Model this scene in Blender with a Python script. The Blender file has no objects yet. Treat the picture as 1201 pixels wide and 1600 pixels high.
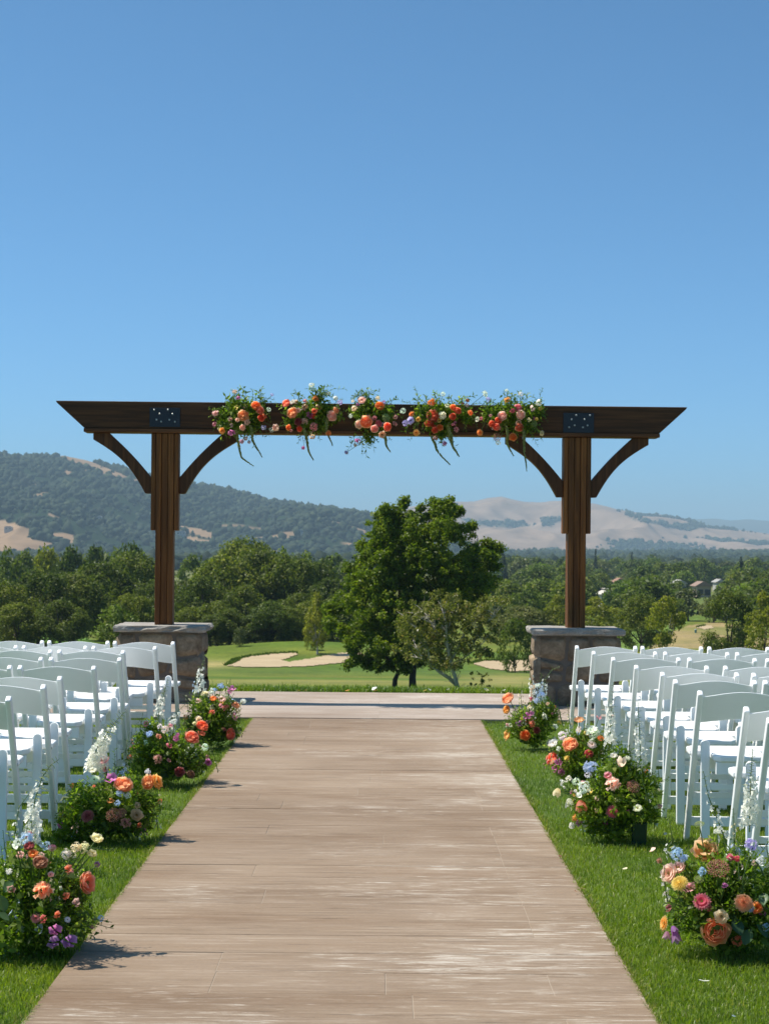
import bpy, bmesh, math, random
import numpy as np
from mathutils import Vector, Matrix, Euler, noise as mnoise

scene = bpy.context.scene
C = scene.collection
PI = math.pi
rad = math.radians

# ------------------------------------------------------------------ camera
FPX, VPX, VPY, CAMH = 2900.0, 594.0, 857.0, 1.44       # photograph measured in its own 1201x1600 pixels
ROLL = 0.0085
cam_d = bpy.data.cameras.new('camera')
cam_d.sensor_fit = 'VERTICAL'
cam_d.sensor_width = 36.0
cam_d.sensor_height = 36.0
cam_d.lens = FPX / 1600.0 * 36.0
cam_d.clip_start = 0.05
cam_d.clip_end = 60000
cam = bpy.data.objects.new('camera', cam_d)
C.objects.link(cam)
cam.matrix_world = Matrix.Translation((0, 0, CAMH)) @ Matrix.Rotation(rad(90), 4, 'X') @ Matrix.Rotation(ROLL, 4, 'Z')
cam_d.shift_x = (600.5 - VPX) / 1600.0
cam_d.shift_y = (VPY - 800.0) / 1600.0
cam_d.dof.use_dof = True
cam_d.dof.focus_distance = 9.5
cam_d.dof.aperture_fstop = 11.0
scene.camera = cam

# ------------------------------------------------------------------ light and sky
SUN = Vector((-0.60, 0.13, 1.0)).normalized()
w = bpy.data.worlds.new('World')
scene.world = w
w.use_nodes = True
wn = w.node_tree.nodes
wl = w.node_tree.links
bg = wn['Background']
sky = wn.new('ShaderNodeTexSky')
sky.sky_type = 'NISHITA'
sky.sun_disc = False
sky.sun_elevation = math.asin(SUN.z)
sky.sun_rotation = math.atan2(SUN.x, SUN.y)
sky.altitude = 0
sky.air_density = 0.42
sky.dust_density = 1.0
sky.ozone_density = 3.0
tint = wn.new('ShaderNodeMix')
tint.data_type = 'RGBA'
tint.blend_type = 'MULTIPLY'
tint.inputs[0].default_value = 1.0
tint.inputs[7].default_value = (0.52, 0.93, 1.03, 1)
wl.new(sky.outputs[0], tint.inputs[6])
wl.new(tint.outputs[2], bg.inputs[0])
bg.inputs[1].default_value = 0.12

sun_d = bpy.data.lights.new('sun', 'SUN')
sun_d.energy = 4.2
sun_d.angle = rad(0.53)
sun_d.color = (1.0, 0.94, 0.83)
sun = bpy.data.objects.new('sun', sun_d)
C.objects.link(sun)
sun.rotation_euler = (-SUN).to_track_quat('-Z', 'Y').to_euler()
sun.location = (-60, 13, 100)

vs = scene.view_settings
vs.view_transform = 'Standard'
vs.look = 'None'
vs.exposure = 0.62
vs.gamma = 1.0
vs.use_curve_mapping = False
scene.render.engine = 'CYCLES'
scene.cycles.max_bounces = 8
scene.cycles.transparent_max_bounces = 8
scene.cycles.volume_bounces = 0

# ------------------------------------------------------------------ helpers
def at(px, py, Y):
    """a pixel of the photograph at depth Y -> a point of the place"""
    u, v = px - VPX, py - VPY
    c, s = math.cos(ROLL), math.sin(ROLL)
    uu, vv = u * c + v * s, -u * s + v * c
    return Vector((uu * Y / FPX, Y, CAMH - vv * Y / FPX))

def pxm(Y):
    return Y / FPX

def lin(r, g, b):
    f = lambda c: (c / 12.92 if c <= 0.04045 else ((c + 0.055) / 1.055) ** 2.4)
    return (f(r / 255.), f(g / 255.), f(b / 255.))

class MB:
    """collects geometry that becomes ONE mesh object"""
    def __init__(s):
        s.v, s.f, s.m, s.a = [], [], [], []
        s.n = 0
    def add(s, verts, faces, mat=0, tone=0.0):
        b = s.n
        s.v.extend(verts)
        s.n += len(verts)
        if hasattr(tone, '__len__'):
            s.a.extend(tone)
        else:
            s.a.extend([tone] * len(verts))
        s.f.extend([tuple(b + i for i in f) for f in faces])
        s.m.extend([mat] * len(faces))
    def box(s, x0, x1, y0, y1, z0, z1, mat=0):
        vs_ = [(x0, y0, z0), (x1, y0, z0), (x1, y1, z0), (x0, y1, z0), (x0, y0, z1), (x1, y0, z1), (x1, y1, z1), (x0, y1, z1)]
        s.add(vs_, [(0, 3, 2, 1), (4, 5, 6, 7), (0, 1, 5, 4), (1, 2, 6, 5), (2, 3, 7, 6), (3, 0, 4, 7)], mat)
    def tube(s, pts, radii, n=6, mat=0, tone=0.0, cap=True):
        pts = [Vector(p) for p in pts]
        if not hasattr(radii, '__len__'):
            radii = [radii] * len(pts)
        verts, faces = [], []
        prev = None
        for i, p in enumerate(pts):
            d = (pts[min(i + 1, len(pts) - 1)] - pts[max(i - 1, 0)])
            if d.length < 1e-9:
                d = Vector((0, 0, 1))
            d.normalize()
            if prev is None:
                a = d.orthogonal().normalized()
            else:
                a = prev - d * prev.dot(d)
                a = a.normalized() if a.length > 1e-6 else d.orthogonal().normalized()
            prev = a
            bb = d.cross(a)
            for k in range(n):
                t = 2 * PI * k / n
                verts.append(tuple(p + (a * math.cos(t) + bb * math.sin(t)) * radii[i]))
        for i in range(len(pts) - 1):
            for k in range(n):
                k2 = (k + 1) % n
                faces.append((i * n + k, i * n + k2, (i + 1) * n + k2, (i + 1) * n + k))
        if cap:
            faces.append(tuple(range(n - 1, -1, -1)))
            faces.append(tuple((len(pts) - 1) * n + k for k in range(n)))
        s.add(verts, faces, mat, tone)
    def prism(s, poly, y0, y1, mat=0):
        """polygon in x,z extruded along y"""
        n = len(poly)
        verts = [(x, y0, z) for x, z in poly] + [(x, y1, z) for x, z in poly]
        faces = [tuple(range(n)), tuple(range(2 * n - 1, n - 1, -1))]
        faces += [(i, i + n, (i + 1) % n + n, (i + 1) % n) for i in range(n)]
        s.add(verts, faces, mat)
    def mesh(s, name, mats, smooth=False, bevel=0.0, seg=2):
        me = bpy.data.meshes.new(name)
        me.from_pydata([tuple(v) for v in s.v], [], s.f)
        if not isinstance(mats, (list, tuple)):
            mats = [mats]
        for m in mats:
            me.materials.append(m)
        if len(mats) > 1:
            me.polygons.foreach_set('material_index', s.m)
        at_ = me.attributes.new('tone', 'FLOAT', 'POINT')
        at_.data.foreach_set('value', np.array(s.a, dtype=np.float32))
        me.update()
        if bevel or not smooth:
            bm = bmesh.new()
            bm.from_mesh(me)
            bmesh.ops.recalc_face_normals(bm, faces=bm.faces)
            if bevel:
                es = [e for e in bm.edges if len(e.link_faces) == 2 and e.calc_face_angle(0) > 0.5]
                bmesh.ops.bevel(bm, geom=es, offset=bevel, segments=seg, profile=0.5, affect='EDGES', clamp_overlap=True)
            bm.to_mesh(me)
            bm.free()
        if smooth:
            me.polygons.foreach_set('use_smooth', [True] * len(me.polygons))
        me.update()
        return me
    def build(s, name, mats, parent=None, loc=(0, 0, 0), **k):
        return link(name, s.mesh(name, mats, **k), parent, loc)

def np_mesh(name, verts, faces, mat, tone=None, smooth=False, col=None):
    """faces: (n,k) array, all the same size"""
    me = bpy.data.meshes.new(name)
    nv, nf, k = len(verts), len(faces), faces.shape[1]
    me.vertices.add(nv)
    me.vertices.foreach_set('co', np.ascontiguousarray(verts, dtype=np.float32).ravel())
    me.loops.add(nf * k)
    me.loops.foreach_set('vertex_index', np.ascontiguousarray(faces, dtype=np.int32).ravel())
    me.polygons.add(nf)
    me.polygons.foreach_set('loop_start', np.arange(0, nf * k, k, dtype=np.int32))
    if smooth:
        me.polygons.foreach_set('use_smooth', np.ones(nf, dtype=bool))
    if tone is not None:
        a = me.attributes.new('tone', 'FLOAT', 'POINT')
        a.data.foreach_set('value', np.ascontiguousarray(tone, dtype=np.float32))
    if col is not None:
        a = me.attributes.new('tint', 'FLOAT_COLOR', 'POINT')
        a.data.foreach_set('color', np.ascontiguousarray(col, dtype=np.float32).ravel())
    me.materials.append(mat)
    me.update(calc_edges=True)
    me.validate()
    return me

def link(name, me, parent=None, loc=(0, 0, 0), rot=(0, 0, 0), scale=(1, 1, 1)):
    o = bpy.data.objects.new(name, me)
    C.objects.link(o)
    if parent is not None:
        o.parent = parent
    o.location = loc
    o.rotation_euler = rot
    o.scale = scale
    return o

def tag(o, label=None, cat=None, group=None, kind=None):
    if label: o['label'] = label
    if cat: o['category'] = cat
    if group: o['group'] = group
    if kind: o['kind'] = kind
    return o

def thing(name, label, cat, loc=(0, 0, 0), rotz=0, group=None):
    o = link(name, None, None, loc, (0, 0, rotz))
    return tag(o, label, cat, group)

def copy_tree(o, kids, parent=None):
    c = o.copy()
    C.objects.link(c)
    if parent is not None:
        c.parent = parent
    for ch in kids.get(o.name, ()):
        copy_tree(ch, kids, c)
    return c

def kid_map(root):
    m = {}
    def walk(o):
        m[o.name] = [k for k in C.objects if k.parent == o]
        for k in m[o.name]:
            walk(k)
    walk(root)
    return m

def fbm(x, y, z=0.0, o=4):
    return mnoise.fractal(Vector((x, y, z)), 1.0, 2.0, o)

def np_noise(x, y, seed=0, octaves=4, lac=2.0, gain=0.5):
    """vectorised value noise, about -1..1"""
    def h(i, j):
        n = (i.astype(np.int64) * 374761393 + j.astype(np.int64) * 668265263 + seed * 974711) & 0x7fffffff
        n = ((n ^ (n >> 13)) * 1274126177) & 0x7fffffff
        n = n ^ (n >> 16)
        return (n & 0xffff) / 32767.5 - 1.0
    t = np.zeros_like(x, dtype=float)
    amp, tot = 1.0, 0.0
    for o in range(octaves):
        xi, yi = np.floor(x), np.floor(y)
        fx, fy = x - xi, y - yi
        fx = fx * fx * (3 - 2 * fx); fy = fy * fy * (3 - 2 * fy)
        a, b = h(xi, yi), h(xi + 1, yi)
        c, d = h(xi, yi + 1), h(xi + 1, yi + 1)
        t += amp * ((a * (1 - fx) + b * fx) * (1 - fy) + (c * (1 - fx) + d * fx) * fy)
        tot += amp
        amp *= gain
        x, y = x * lac + 17.3, y * lac + 9.1
        seed += 1
    return t / tot

# ------------------------------------------------------------------ materials
class NT:
    def __init__(s, name):
        s.mat = bpy.data.materials.new(name)
        s.mat.use_nodes = True
        s.t = s.mat.node_tree
        s.b = s.t.nodes['Principled BSDF']
        s.out = s.t.nodes['Material Output']
        s.b.inputs['Roughness'].default_value = 0.6
    def n(s, typ, **k):
        x = s.t.nodes.new(typ)
        for a, v in k.items():
            setattr(x, a, v)
        return x
    def l(s, a, b):
        s.t.links.new(a, b)
    def coord(s, which='Object', scale=(1, 1, 1), rot=(0, 0, 0)):
        tc = s.n('ShaderNodeTexCoord')
        mp = s.n('ShaderNodeMapping')
        mp.inputs['Scale'].default_value = scale
        mp.inputs['Rotation'].default_value = rot
        s.l(tc.outputs[which], mp.inputs[0])
        return mp.outputs[0]
    def world(s, scale=(1, 1, 1)):
        g = s.n('ShaderNodeNewGeometry')
        mp = s.n('ShaderNodeMapping')
        mp.inputs['Scale'].default_value = scale
        s.l(g.outputs['Position'], mp.inputs[0])
        return mp.outputs[0]
    def noise(s, vec, scale=1.0, detail=4, rough=0.55, dist=0.0):
        x = s.n('ShaderNodeTexNoise')
        x.inputs['Scale'].default_value = scale
        x.inputs['Detail'].default_value = detail
        x.inputs['Roughness'].default_value = rough
        x.inputs['Distortion'].default_value = dist
        if vec is not None:
            s.l(vec, x.inputs['Vector'])
        return x.outputs['Fac']
    def ramp(s, fac, stops):
        r = s.n('ShaderNodeValToRGB')
        el = r.color_ramp.elements
        while len(el) < len(stops):
            el.new(0.5)
        for e, (p, c) in zip(el, stops):
            e.position = p
            e.color = (*c, 1) if len(c) == 3 else c
        s.l(fac, r.inputs[0])
        return r.outputs[0]
    def mix(s, fac, a, b, mode='MIX'):
        m = s.n('ShaderNodeMix', data_type='RGBA', blend_type=mode)
        for sock, v in ((m.inputs[0], fac), (m.inputs[6], a), (m.inputs[7], b)):
            if isinstance(v, (int, float)):
                sock.default_value = v
            elif isinstance(v, tuple):
                sock.default_value = (*v, 1)
            else:
                s.l(v, sock)
        return m.outputs[2]
    def math(s, op, a, b=0.0):
        m = s.n('ShaderNodeMath', operation=op)
        for sock, v in ((m.inputs[0], a), (m.inputs[1], b)):
            if isinstance(v, (int, float)):
                sock.default_value = v
            else:
                s.l(v, sock)
        return m.outputs[0]
    def mapr(s, v, a, b, c, d):
        m = s.n('ShaderNodeMapRange')
        s.l(v, m.inputs[0])
        for i, q in enumerate((a, b, c, d)):
            m.inputs[i + 1].default_value = q
        return m.outputs[0]
    def color(s, c):
        if isinstance(c, tuple):
            s.b.inputs['Base Color'].default_value = (*c, 1)
        else:
            s.l(c, s.b.inputs['Base Color'])
    def rough(s, v):
        if isinstance(v, (int, float)):
            s.b.inputs['Roughness'].default_value = v
        else:
            s.l(v, s.b.inputs['Roughness'])
    def bump(s, h, strength=0.4, dist=0.01):
        b = s.n('ShaderNodeBump')
        b.inputs['Strength'].default_value = strength
        b.inputs['Distance'].default_value = dist
        s.l(h, b.inputs['Height'])
        s.l(b.outputs[0], s.b.inputs['Normal'])
    def attr(s, name, out='Fac'):
        a = s.n('ShaderNodeAttribute')
        a.attribute_name = name
        return a.outputs[out]
    def rnd(s):
        return s.n('ShaderNodeObjectInfo').outputs['Random']
    def thin(s, colour, amount=0.35):
        """let light through a thin leaf or petal"""
        t = s.n('ShaderNodeBsdfTranslucent')
        if isinstance(colour, tuple):
            t.inputs[0].default_value = (*colour, 1)
        else:
            s.l(colour, t.inputs[0])
        m = s.n('ShaderNodeMixShader')
        m.inputs[0].default_value = amount
        s.l(s.b.outputs[0], m.inputs[1])
        s.l(t.outputs[0], m.inputs[2])
        s.l(m.outputs[0], s.out.inputs[0])

def mat_plain(name, col, rough=0.5, spec=None, metal=0.0, var=0.06, scale=8):
    n = NT(name)
    f = n.noise(n.coord('Object'), scale, 5)
    n.color(n.mix(f, tuple(max(0, c * (1 - var)) for c in col), tuple(min(1, c * (1 + var)) for c in col)))
    n.rough(n.mapr(f, 0.3, 0.7, max(0, rough - 0.08), min(1, rough + 0.08)))
    n.b.inputs['Metallic'].default_value = metal
    return n.mat

def mat_wood(name, axis, dark, light, amount=1.0):
    n = NT(name)
    sc = [22, 22, 22]
    sc[axis] = 0.9
    v = n.coord('Object', tuple(sc))
    f = n.noise(v, 1.6, 7, 0.62, 0.6)
    sc2 = [5, 5, 5]
    sc2[axis] = 0.5
    g = n.noise(n.coord('Object', tuple(sc2)), 1.0, 3, 0.5, 0.3)
    c = n.ramp(f, [(0.28, tuple(x * 0.55 for x in dark)), (0.48, dark), (0.62, light), (0.8, tuple(min(1, x * 1.35) for x in light))])
    c = n.mix(n.mapr(g, 0.35, 0.7, 0.0, 0.55), c, tuple(x * 0.6 for x in dark))
    r = n.rnd()
    c = n.mix(1.0, c, n.ramp(r, [(0, (0.72, 0.72, 0.75)), (1, (1.25, 1.15, 1.05))]), 'MULTIPLY')
    n.color(c)
    n.b.inputs['Specular IOR Level'].default_value = 0.22
    n.rough(n.mapr(f, 0.3, 0.7, 0.5, 0.75))
    n.bump(f, 0.35, 0.004)
    return n.mat

def mat_leaf(name, stops, trans=0.3, rough=0.5, objvar=0.25, tcol=None, spec=0.18):
    """stops: colours over each leaf's own random tone"""
    n = NT(name)
    c = n.ramp(n.attr('tone'), stops)
    if objvar:
        r = n.rnd()
        c = n.mix(1.0, c, n.ramp(r, [(0, (1 - objvar, 1 - objvar * 0.8, 1 - objvar * 0.4)), (0.5, (1, 1, 1)), (1, (1 + objvar * 1.1, 1 + objvar * 0.8, 1.0))]), 'MULTIPLY')
    n.color(c)
    n.rough(rough)
    n.b.inputs['Specular IOR Level'].default_value = spec
    tc = n.mix(1.0, c, tcol or (1.5, 1.7, 0.6), 'MULTIPLY')
    n.thin(tc, trans)
    return n.mat

def mat_petal():
    n = NT('petal')
    oc = n.n('ShaderNodeObjectInfo').outputs['Color']
    t = n.attr('tone')
    deep = n.mix(0.35, oc, n.mix(1.0, oc, oc, 'MULTIPLY'))
    pale = n.mix(0.30, oc, (0.95, 0.88, 0.74))
    c = n.mix(t, deep, pale)
    f = n.noise(n.coord('Object'), 3.0, 4)
    c = n.mix(n.mapr(f, 0.35, 0.75, 0.0, 0.25), c, deep)
    n.color(c)
    n.rough(0.55)
    n.b.inputs['Specular IOR Level'].default_value = 0.25
    n.thin(n.mix(1.0, c, (1.2, 1.2, 1.2), 'MULTIPLY'), 0.66)
    return n.mat

# ================================================================== TERRAIN
TY = np.array([-400, 19.2, 30, 50, 75, 110, 150, 200, 300, 600, 1000, 2000, 3500, 14000], float)
TZ = np.array([-0.03, -0.03, -1.6, -3.1, -4.25, -6.0, -6.75, -7.7, -8.9, -10.4, -11.5, -13.5, -16, -25], float)

def terr_np(x, y):
    x = np.asarray(x, float); y = np.asarray(y, float)
    z = np.interp(y, TY, TZ)
    k = np.clip((y - 70) / 60, 0, 1)
    z = z + k * np_noise(x / 38.0, y / 38.0, 5, 3) * np.clip(0.35 + y / 900, 0, 1.5) * np.where(y > 2500, 0, 1)
    z = z + 1.0 * np.exp(-(((x + 5.0) / 9) ** 2 + ((y - 142) / 8) ** 2))
    z = z + 0.9 * np.exp(-(((x - 30) / 12) ** 2 + ((y - 175) / 14) ** 2))
    return z

def terr(x, y):
    return float(terr_np(np.array([x]), np.array([y]))[0])

_RAY_D = np.concatenate([np.linspace(60, 400, 1400), np.geomspace(401, 6000, 800)])
def ground_at(px, py):
    """where the sight line through a pixel meets the ground"""
    p = at(px, py, 1.0)
    d = _RAY_D
    x, z = p.x * d, CAMH + (p.z - CAMH) * d
    hit = np.nonzero(z <= terr_np(x, d))[0]
    k = hit[0] if len(hit) else len(d) - 1
    return Vector((x[k], d[k], terr(x[k], d[k])))

def px_of(x, y, z):
    uu, vv = x / y * FPX, (CAMH - z) / y * FPX
    c, s = math.cos(ROLL), math.sin(ROLL)
    return VPX + uu * c - vv * s, VPY + uu * s + vv * c

def in_poly(px, py, poly):
    r = np.zeros(px.shape, bool)
    n = len(poly)
    for i in range(n):
        x0, y0 = poly[i]; x1, y1 = poly[(i + 1) % n]
        c = (y0 > py) != (y1 > py)
        xx = x0 + (py - y0) * (x1 - x0) / ((y1 - y0) if y1 != y0 else 1e-9)
        r ^= c & (px < xx)
    return r

tt = np.concatenate([np.linspace(-1.6, -0.27, 40), np.linspace(-0.265, 0.265, 300), np.linspace(0.27, 1.6, 40)])
rows = np.concatenate([np.array([-30, -10, 0, 8, 14, 18, 19.0, 19.25, 19.6, 20.2, 21.5]), np.geomspace(23, 300, 200), np.geomspace(305, 14000, 70)])
GT, GY = np.meshgrid(tt, rows)
GX = GT * (np.maximum(GY, 0) + 14)
GZ = terr_np(GX, GY)
pxx, pyy = px_of(GX, np.maximum(GY, 0.5), GZ)
nz = np_noise(GX / 30, GY / 9, 11, 4)
nz2 = np_noise(GX / 60 + 7, GY / 60, 21, 3)
fair = np.array([0.084, 0.138, 0.014]); rough_ = np.array([0.140, 0.158, 0.024]); dry = np.array([0.33, 0.27, 0.11]); deep = np.array([0.060, 0.110, 0.022])
def lerp(a, b, k):
    return a + (b - a) * np.clip(k, 0, 1)[..., None]
T = np.zeros(GX.shape + (3,)) + fair
T = lerp(T, rough_ * np.ones_like(T), 0.5 + nz * 1.9)
mow = np.sin((GX * 0.55 + GY * 0.35)) * np.clip((GY - 60) / 30, 0, 1) * np.clip((240 - GY) / 60, 0, 1)
T = T * (1 + 0.07 * np.tanh(mow * 2.5) + 0.16 * np_noise(GX / 11, GY / 3.5, 61, 4))[..., None]
band = np.exp(-((pyy - 1066) / 5.0) ** 2)
T = lerp(T, np.array([0.24, 0.22, 0.07]) * np.ones_like(T), band * (0.45 + nz))
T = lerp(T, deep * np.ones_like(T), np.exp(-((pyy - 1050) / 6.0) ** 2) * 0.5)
T = lerp(T, dry * np.ones_like(T), np.exp(-((pxx - 330) / 40.0) ** 2 - ((pyy - 1038) / 6.0) ** 2) * 0.9)
T = lerp(T, dry * np.ones_like(T), np.exp(-((pxx - 790) / 60.0) ** 2 - ((pyy - 1062) / 9.0) ** 2) * 0.55)
mound = in_poly(pxx, pyy + nz * 3, [(1010, 1015), (1040, 992), (1075, 978), (1120, 973), (1180, 985), (1260, 990), (1260, 1015)])
T = lerp(T, np.array([0.29, 0.22, 0.105]) * np.ones_like(T), np.where(mound, 0.6 + nz * 1.5, 0))
green = in_poly(pxx, pyy, [(950, 1015), (955, 985), (1000, 982), (1050, 975), (1090, 966), (1040, 990), (1010, 1015)])
T = lerp(T, np.array([0.12, 0.20, 0.035]) * np.ones_like(T), np.where(green, 0.8, 0))
greenl = in_poly(pxx, pyy, [(-40, 985), (120, 986), (150, 1005), (-40, 1005)])
T = lerp(T, np.array([0.11, 0.22, 0.03]) * np.ones_like(T), np.where(greenl, 0.9, 0))
T = lerp(T, np.array([0.16, 0.155, 0.06]) * np.ones_like(T), np.clip((GY - 260) / 200, 0, 1) * (0.55 + nz2 * 0.8))
T = lerp(T, np.array([0.085, 0.130, 0.028]) * np.ones_like(T), np.where(GY < 19.25, 1.0, 0))
col = np.concatenate([T, np.ones(GX.shape + (1,))], axis=2)
nc, nr = len(tt), len(rows)
idx = np.arange(nc * nr).reshape(nr, nc)
F = np.stack([idx[:-1, :-1], idx[:-1, 1:], idx[1:, 1:], idx[1:, :-1]], axis=-1).reshape(-1, 4)

def mat_ground():
    n = NT('golf_turf')
    t = n.attr('tint', 'Color')
    f = n.noise(n.world((0.35, 0.35, 0.35)), 1.0, 8, 0.65)
    g = n.noise(n.world((3, 3, 3)), 1.0, 4, 0.6)
    c = n.mix(1.0, t, n.ramp(f, [(0.3, (0.72, 0.78, 0.75)), (0.7, (1.28, 1.2, 1.15))]), 'MULTIPLY')
    c = n.mix(1.0, c, n.ramp(g, [(0.3, (0.8, 0.82, 0.8)), (0.7, (1.2, 1.18, 1.2))]), 'MULTIPLY')
    n.color(c)
    n.rough(0.9)
    n.b.inputs['Specular IOR Level'].default_value = 0.15
    n.bump(g, 0.6, 0.05)
    return n.mat
ground_me = np_mesh('ground', np.stack([GX, GY, GZ], -1).reshape(-1, 3), F, mat_ground(), smooth=True, col=col.reshape(-1, 4))
tag(link('ground', ground_me), kind='structure')

# ------------------------------------------------------------------ bunkers
def mat_sand():
    n = NT('bunker_sand')
    f = n.noise(n.world((0.5, 1.2, 1)), 1.0, 6, 0.6)
    g = n.noise(n.world((9, 9, 9)), 1.0, 3)
    c = n.ramp(f, [(0.3, (0.36, 0.265, 0.155)), (0.7, (0.47, 0.36, 0.22))])
    n.color(n.mix(n.mapr(g, 0.4, 0.7, 0, 0.3), c, (0.40, 0.29, 0.17)))
    n.rough(0.95)
    n.bump(g, 0.5, 0.04)
    return n.mat
M_sand = mat_sand()
M_lip = mat_leaf('bunker_lip_grass', [(0, (0.035, 0.065, 0.015)), (0.5, (0.06, 0.11, 0.02)), (1, (0.11, 0.15, 0.035))], 0.25, 0.7, 0)

def bunker(poly, lip, rngseed):
    rng = np.random.default_rng(rngseed)
    xs = np.array([p[0] for p in poly]); ys = np.array([p[1] for p in poly])
    stepx, stepy = 2.0, 0.9
    X, Y = np.meshgrid(np.arange(xs.min() - 2, xs.max() + 3, stepx), np.arange(ys.min() - 1, ys.max() + 2, stepy))
    wob = np_noise(X / 9, Y / 3, rngseed, 3)
    keep = in_poly(X + stepx / 2 + wob * 2.0, Y + stepy / 2 + wob * 0.7, poly)
    ids, verts, faces = {}, [], []
    def vid(i, j):
        if (i, j) not in ids:
            g = ground_at(X[i, j], Y[i, j])
            ids[(i, j)] = len(verts)
            verts.append((g.x, g.y, g.z + 0.05))
        return ids[(i, j)]
    for i in range(X.shape[0] - 1):
        for j in range(X.shape[1] - 1):
            if keep[i, j]:
                faces.append((vid(i, j), vid(i + 1, j), vid(i + 1, j + 1), vid(i, j + 1)))
    o = link('sand_bunker', np_mesh('sand_bunker', np.array(verts), np.array(faces), M_sand, smooth=True))
    tag(o, kind='structure')
    vv, ff, tn = [], [], []
    for a, b in zip(lip[:-1], lip[1:]):                # grass blades hanging over the upper edge
        A, B = ground_at(*a), ground_at(*b)
        n = int(max(10, (B - A).length * 60))
        for k in range(n):
            p = A.lerp(B, rng.random()) + Vector((rng.normal(0, .1), rng.normal(0, .18), 0.0))
            h = rng.uniform(.08, .22); wd = rng.uniform(.05, .1)
            an = rng.uniform(-.8, .8)
            dx, dy = math.cos(an) * wd, math.sin(an) * wd
            i0 = len(vv)
            vv += [(p.x - dx, p.y - dy, p.z - 0.02), (p.x + dx, p.y + dy, p.z - 0.02), (p.x + rng.normal(0, .08), p.y - rng.uniform(0, .2), p.z + h)]
            ff.append((i0, i0 + 1, i0 + 2)); tn += [rng.random()] * 3
    o = link('bunker_lip', np_mesh('bunker_lip', np.array(vv), np.array(ff), M_lip, np.array(tn)))
    tag(o, kind='stuff')

bunker([(355, 1041), (372, 1031), (395, 1026), (425, 1022.5), (462, 1021), (466, 1023.5), (450, 1029), (440, 1033), (452, 1035), (480, 1031), (505, 1026), (530, 1022), (560, 1020), (575, 1026), (555, 1033), (520, 1038), (480, 1042), (420, 1043.5), (380, 1043)],
       [(355, 1040), (372, 1030), (395, 1025.5), (425, 1022), (462, 1020.5)], 3)
bunker([(738, 1038), (752, 1034), (780, 1033.5), (830, 1032), (845, 1036), (850, 1044), (835, 1049), (800, 1050), (765, 1046)],
       [(738, 1037), (752, 1033), (780, 1032.5), (830, 1031)], 4)
bunker([(1088, 981), (1100, 978), (1112, 978), (1114, 982), (1100, 984)], [(1088, 980), (1100, 977.5)], 6)

# ------------------------------------------------------------------ hills
def mat_hill():
    n = NT('hill_cover')
    t = n.attr('tint', 'Color')
    f = n.noise(n.world((0.018, 0.018, 0.018)), 1.0, 8, 0.65)
    n.color(n.mix(1.0, t, n.ramp(f, [(0.3, (0.75, 0.75, 0.75)), (0.7, (1.2, 1.2, 1.2))]), 'MULTIPLY'))
    n.rough(1.0)
    n.b.inputs['Specular IOR Level'].default_value = 0.0
    return n.mat
M_hill = mat_hill()
M_wood = mat_leaf('distant_foliage', [(0, (0.010, 0.020, 0.010)), (0.5, (0.020, 0.036, 0.015)), (1, (0.050, 0.066, 0.026))], 0.1, 0.8, 0)

def hill(name, prof, d0, d1, seed, amp, gold_fn, base_py=866, step=3.0, nrow=110, px_lo=-700, px_hi=1900):
    pts = []
    for px, py in prof:
        p = at(px, py, 1.0)
        pts.append((p.x, (p.z - CAMH)))
    pts.sort()
    ta = np.array([p[0] for p in pts]); el = np.array([p[1] for p in pts])
    t = np.arange((px_lo - VPX) / FPX, (px_hi - VPX) / FPX, step / FPX)
    s = np.concatenate([np.linspace(0, 1, nrow), np.linspace(1.03, 1.5, 12)])
    S, TT = np.meshgrid(s, t, indexing='ij')
    D = d0 + (d1 - d0) * S
    X = TT * D
    crest = np.interp(TT, ta, el) * d1 + CAMH
    crest = crest + np_noise(TT * FPX / 14, TT * 0 + seed, seed, 3) * d1 * 0.6 / FPX
    zb = np.interp(d0, TY, TZ) - 1.0
    sm = np.where(S <= 1, np.clip(S, 0, 1) ** 1.25 * (1.0 - 0.0 * S), 1 - (S - 1) * 0.9)
    Z = zb + (crest - zb) * sm
    rid = 1 - np.abs(np_noise(X / (d1 * 0.06) + 3.1 * seed, D / (d1 * 0.16), seed, 4)) * 2
    env = np.clip(S * (1 - S) * 4, 0, 1) * np.clip((crest - zb) / (d1 * 0.03), 0, 1)
    Z = Z + rid * amp * env
    Z = np.where(S < 1, np.minimum(Z, CAMH + (crest - CAMH) * (D / d1) * (0.80 + 0.20 * S)), Z)   # no spur stands above the crest line
    Z = np.maximum(Z, zb)
    P, Q = px_of(X, D, Z)
    g = gold_fn(P, Q, X, D, S)
    forest = np.array([0.020, 0.034, 0.016]); gold = np.array([0.30, 0.20, 0.125]) if d1 < 4000 else np.array([0.27, 0.185, 0.13])
    nn = np_noise(X / (d1 * .02), D / (d1 * .02), seed + 9, 3)
    Tt = lerp(np.zeros(X.shape + (3,)) + forest, np.zeros(X.shape + (3,)) + gold, g) * (1 + 0.18 * nn[..., None])
    r, c = X.shape
    ix = np.arange(r * c).reshape(r, c)
    F = np.stack([ix[:-1, :-1], ix[:-1, 1:], ix[1:, 1:], ix[1:, :-1]], -1).reshape(-1, 4)
    me = np_mesh(name, np.stack([X, D, Z], -1).reshape(-1, 3), F, M_hill, smooth=True, col=np.concatenate([Tt, np.ones((r, c, 1))], 2).reshape(-1, 4))
    tag(link(name, me), kind='structure')
    return X, D, Z, g, P, Q, S

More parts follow.
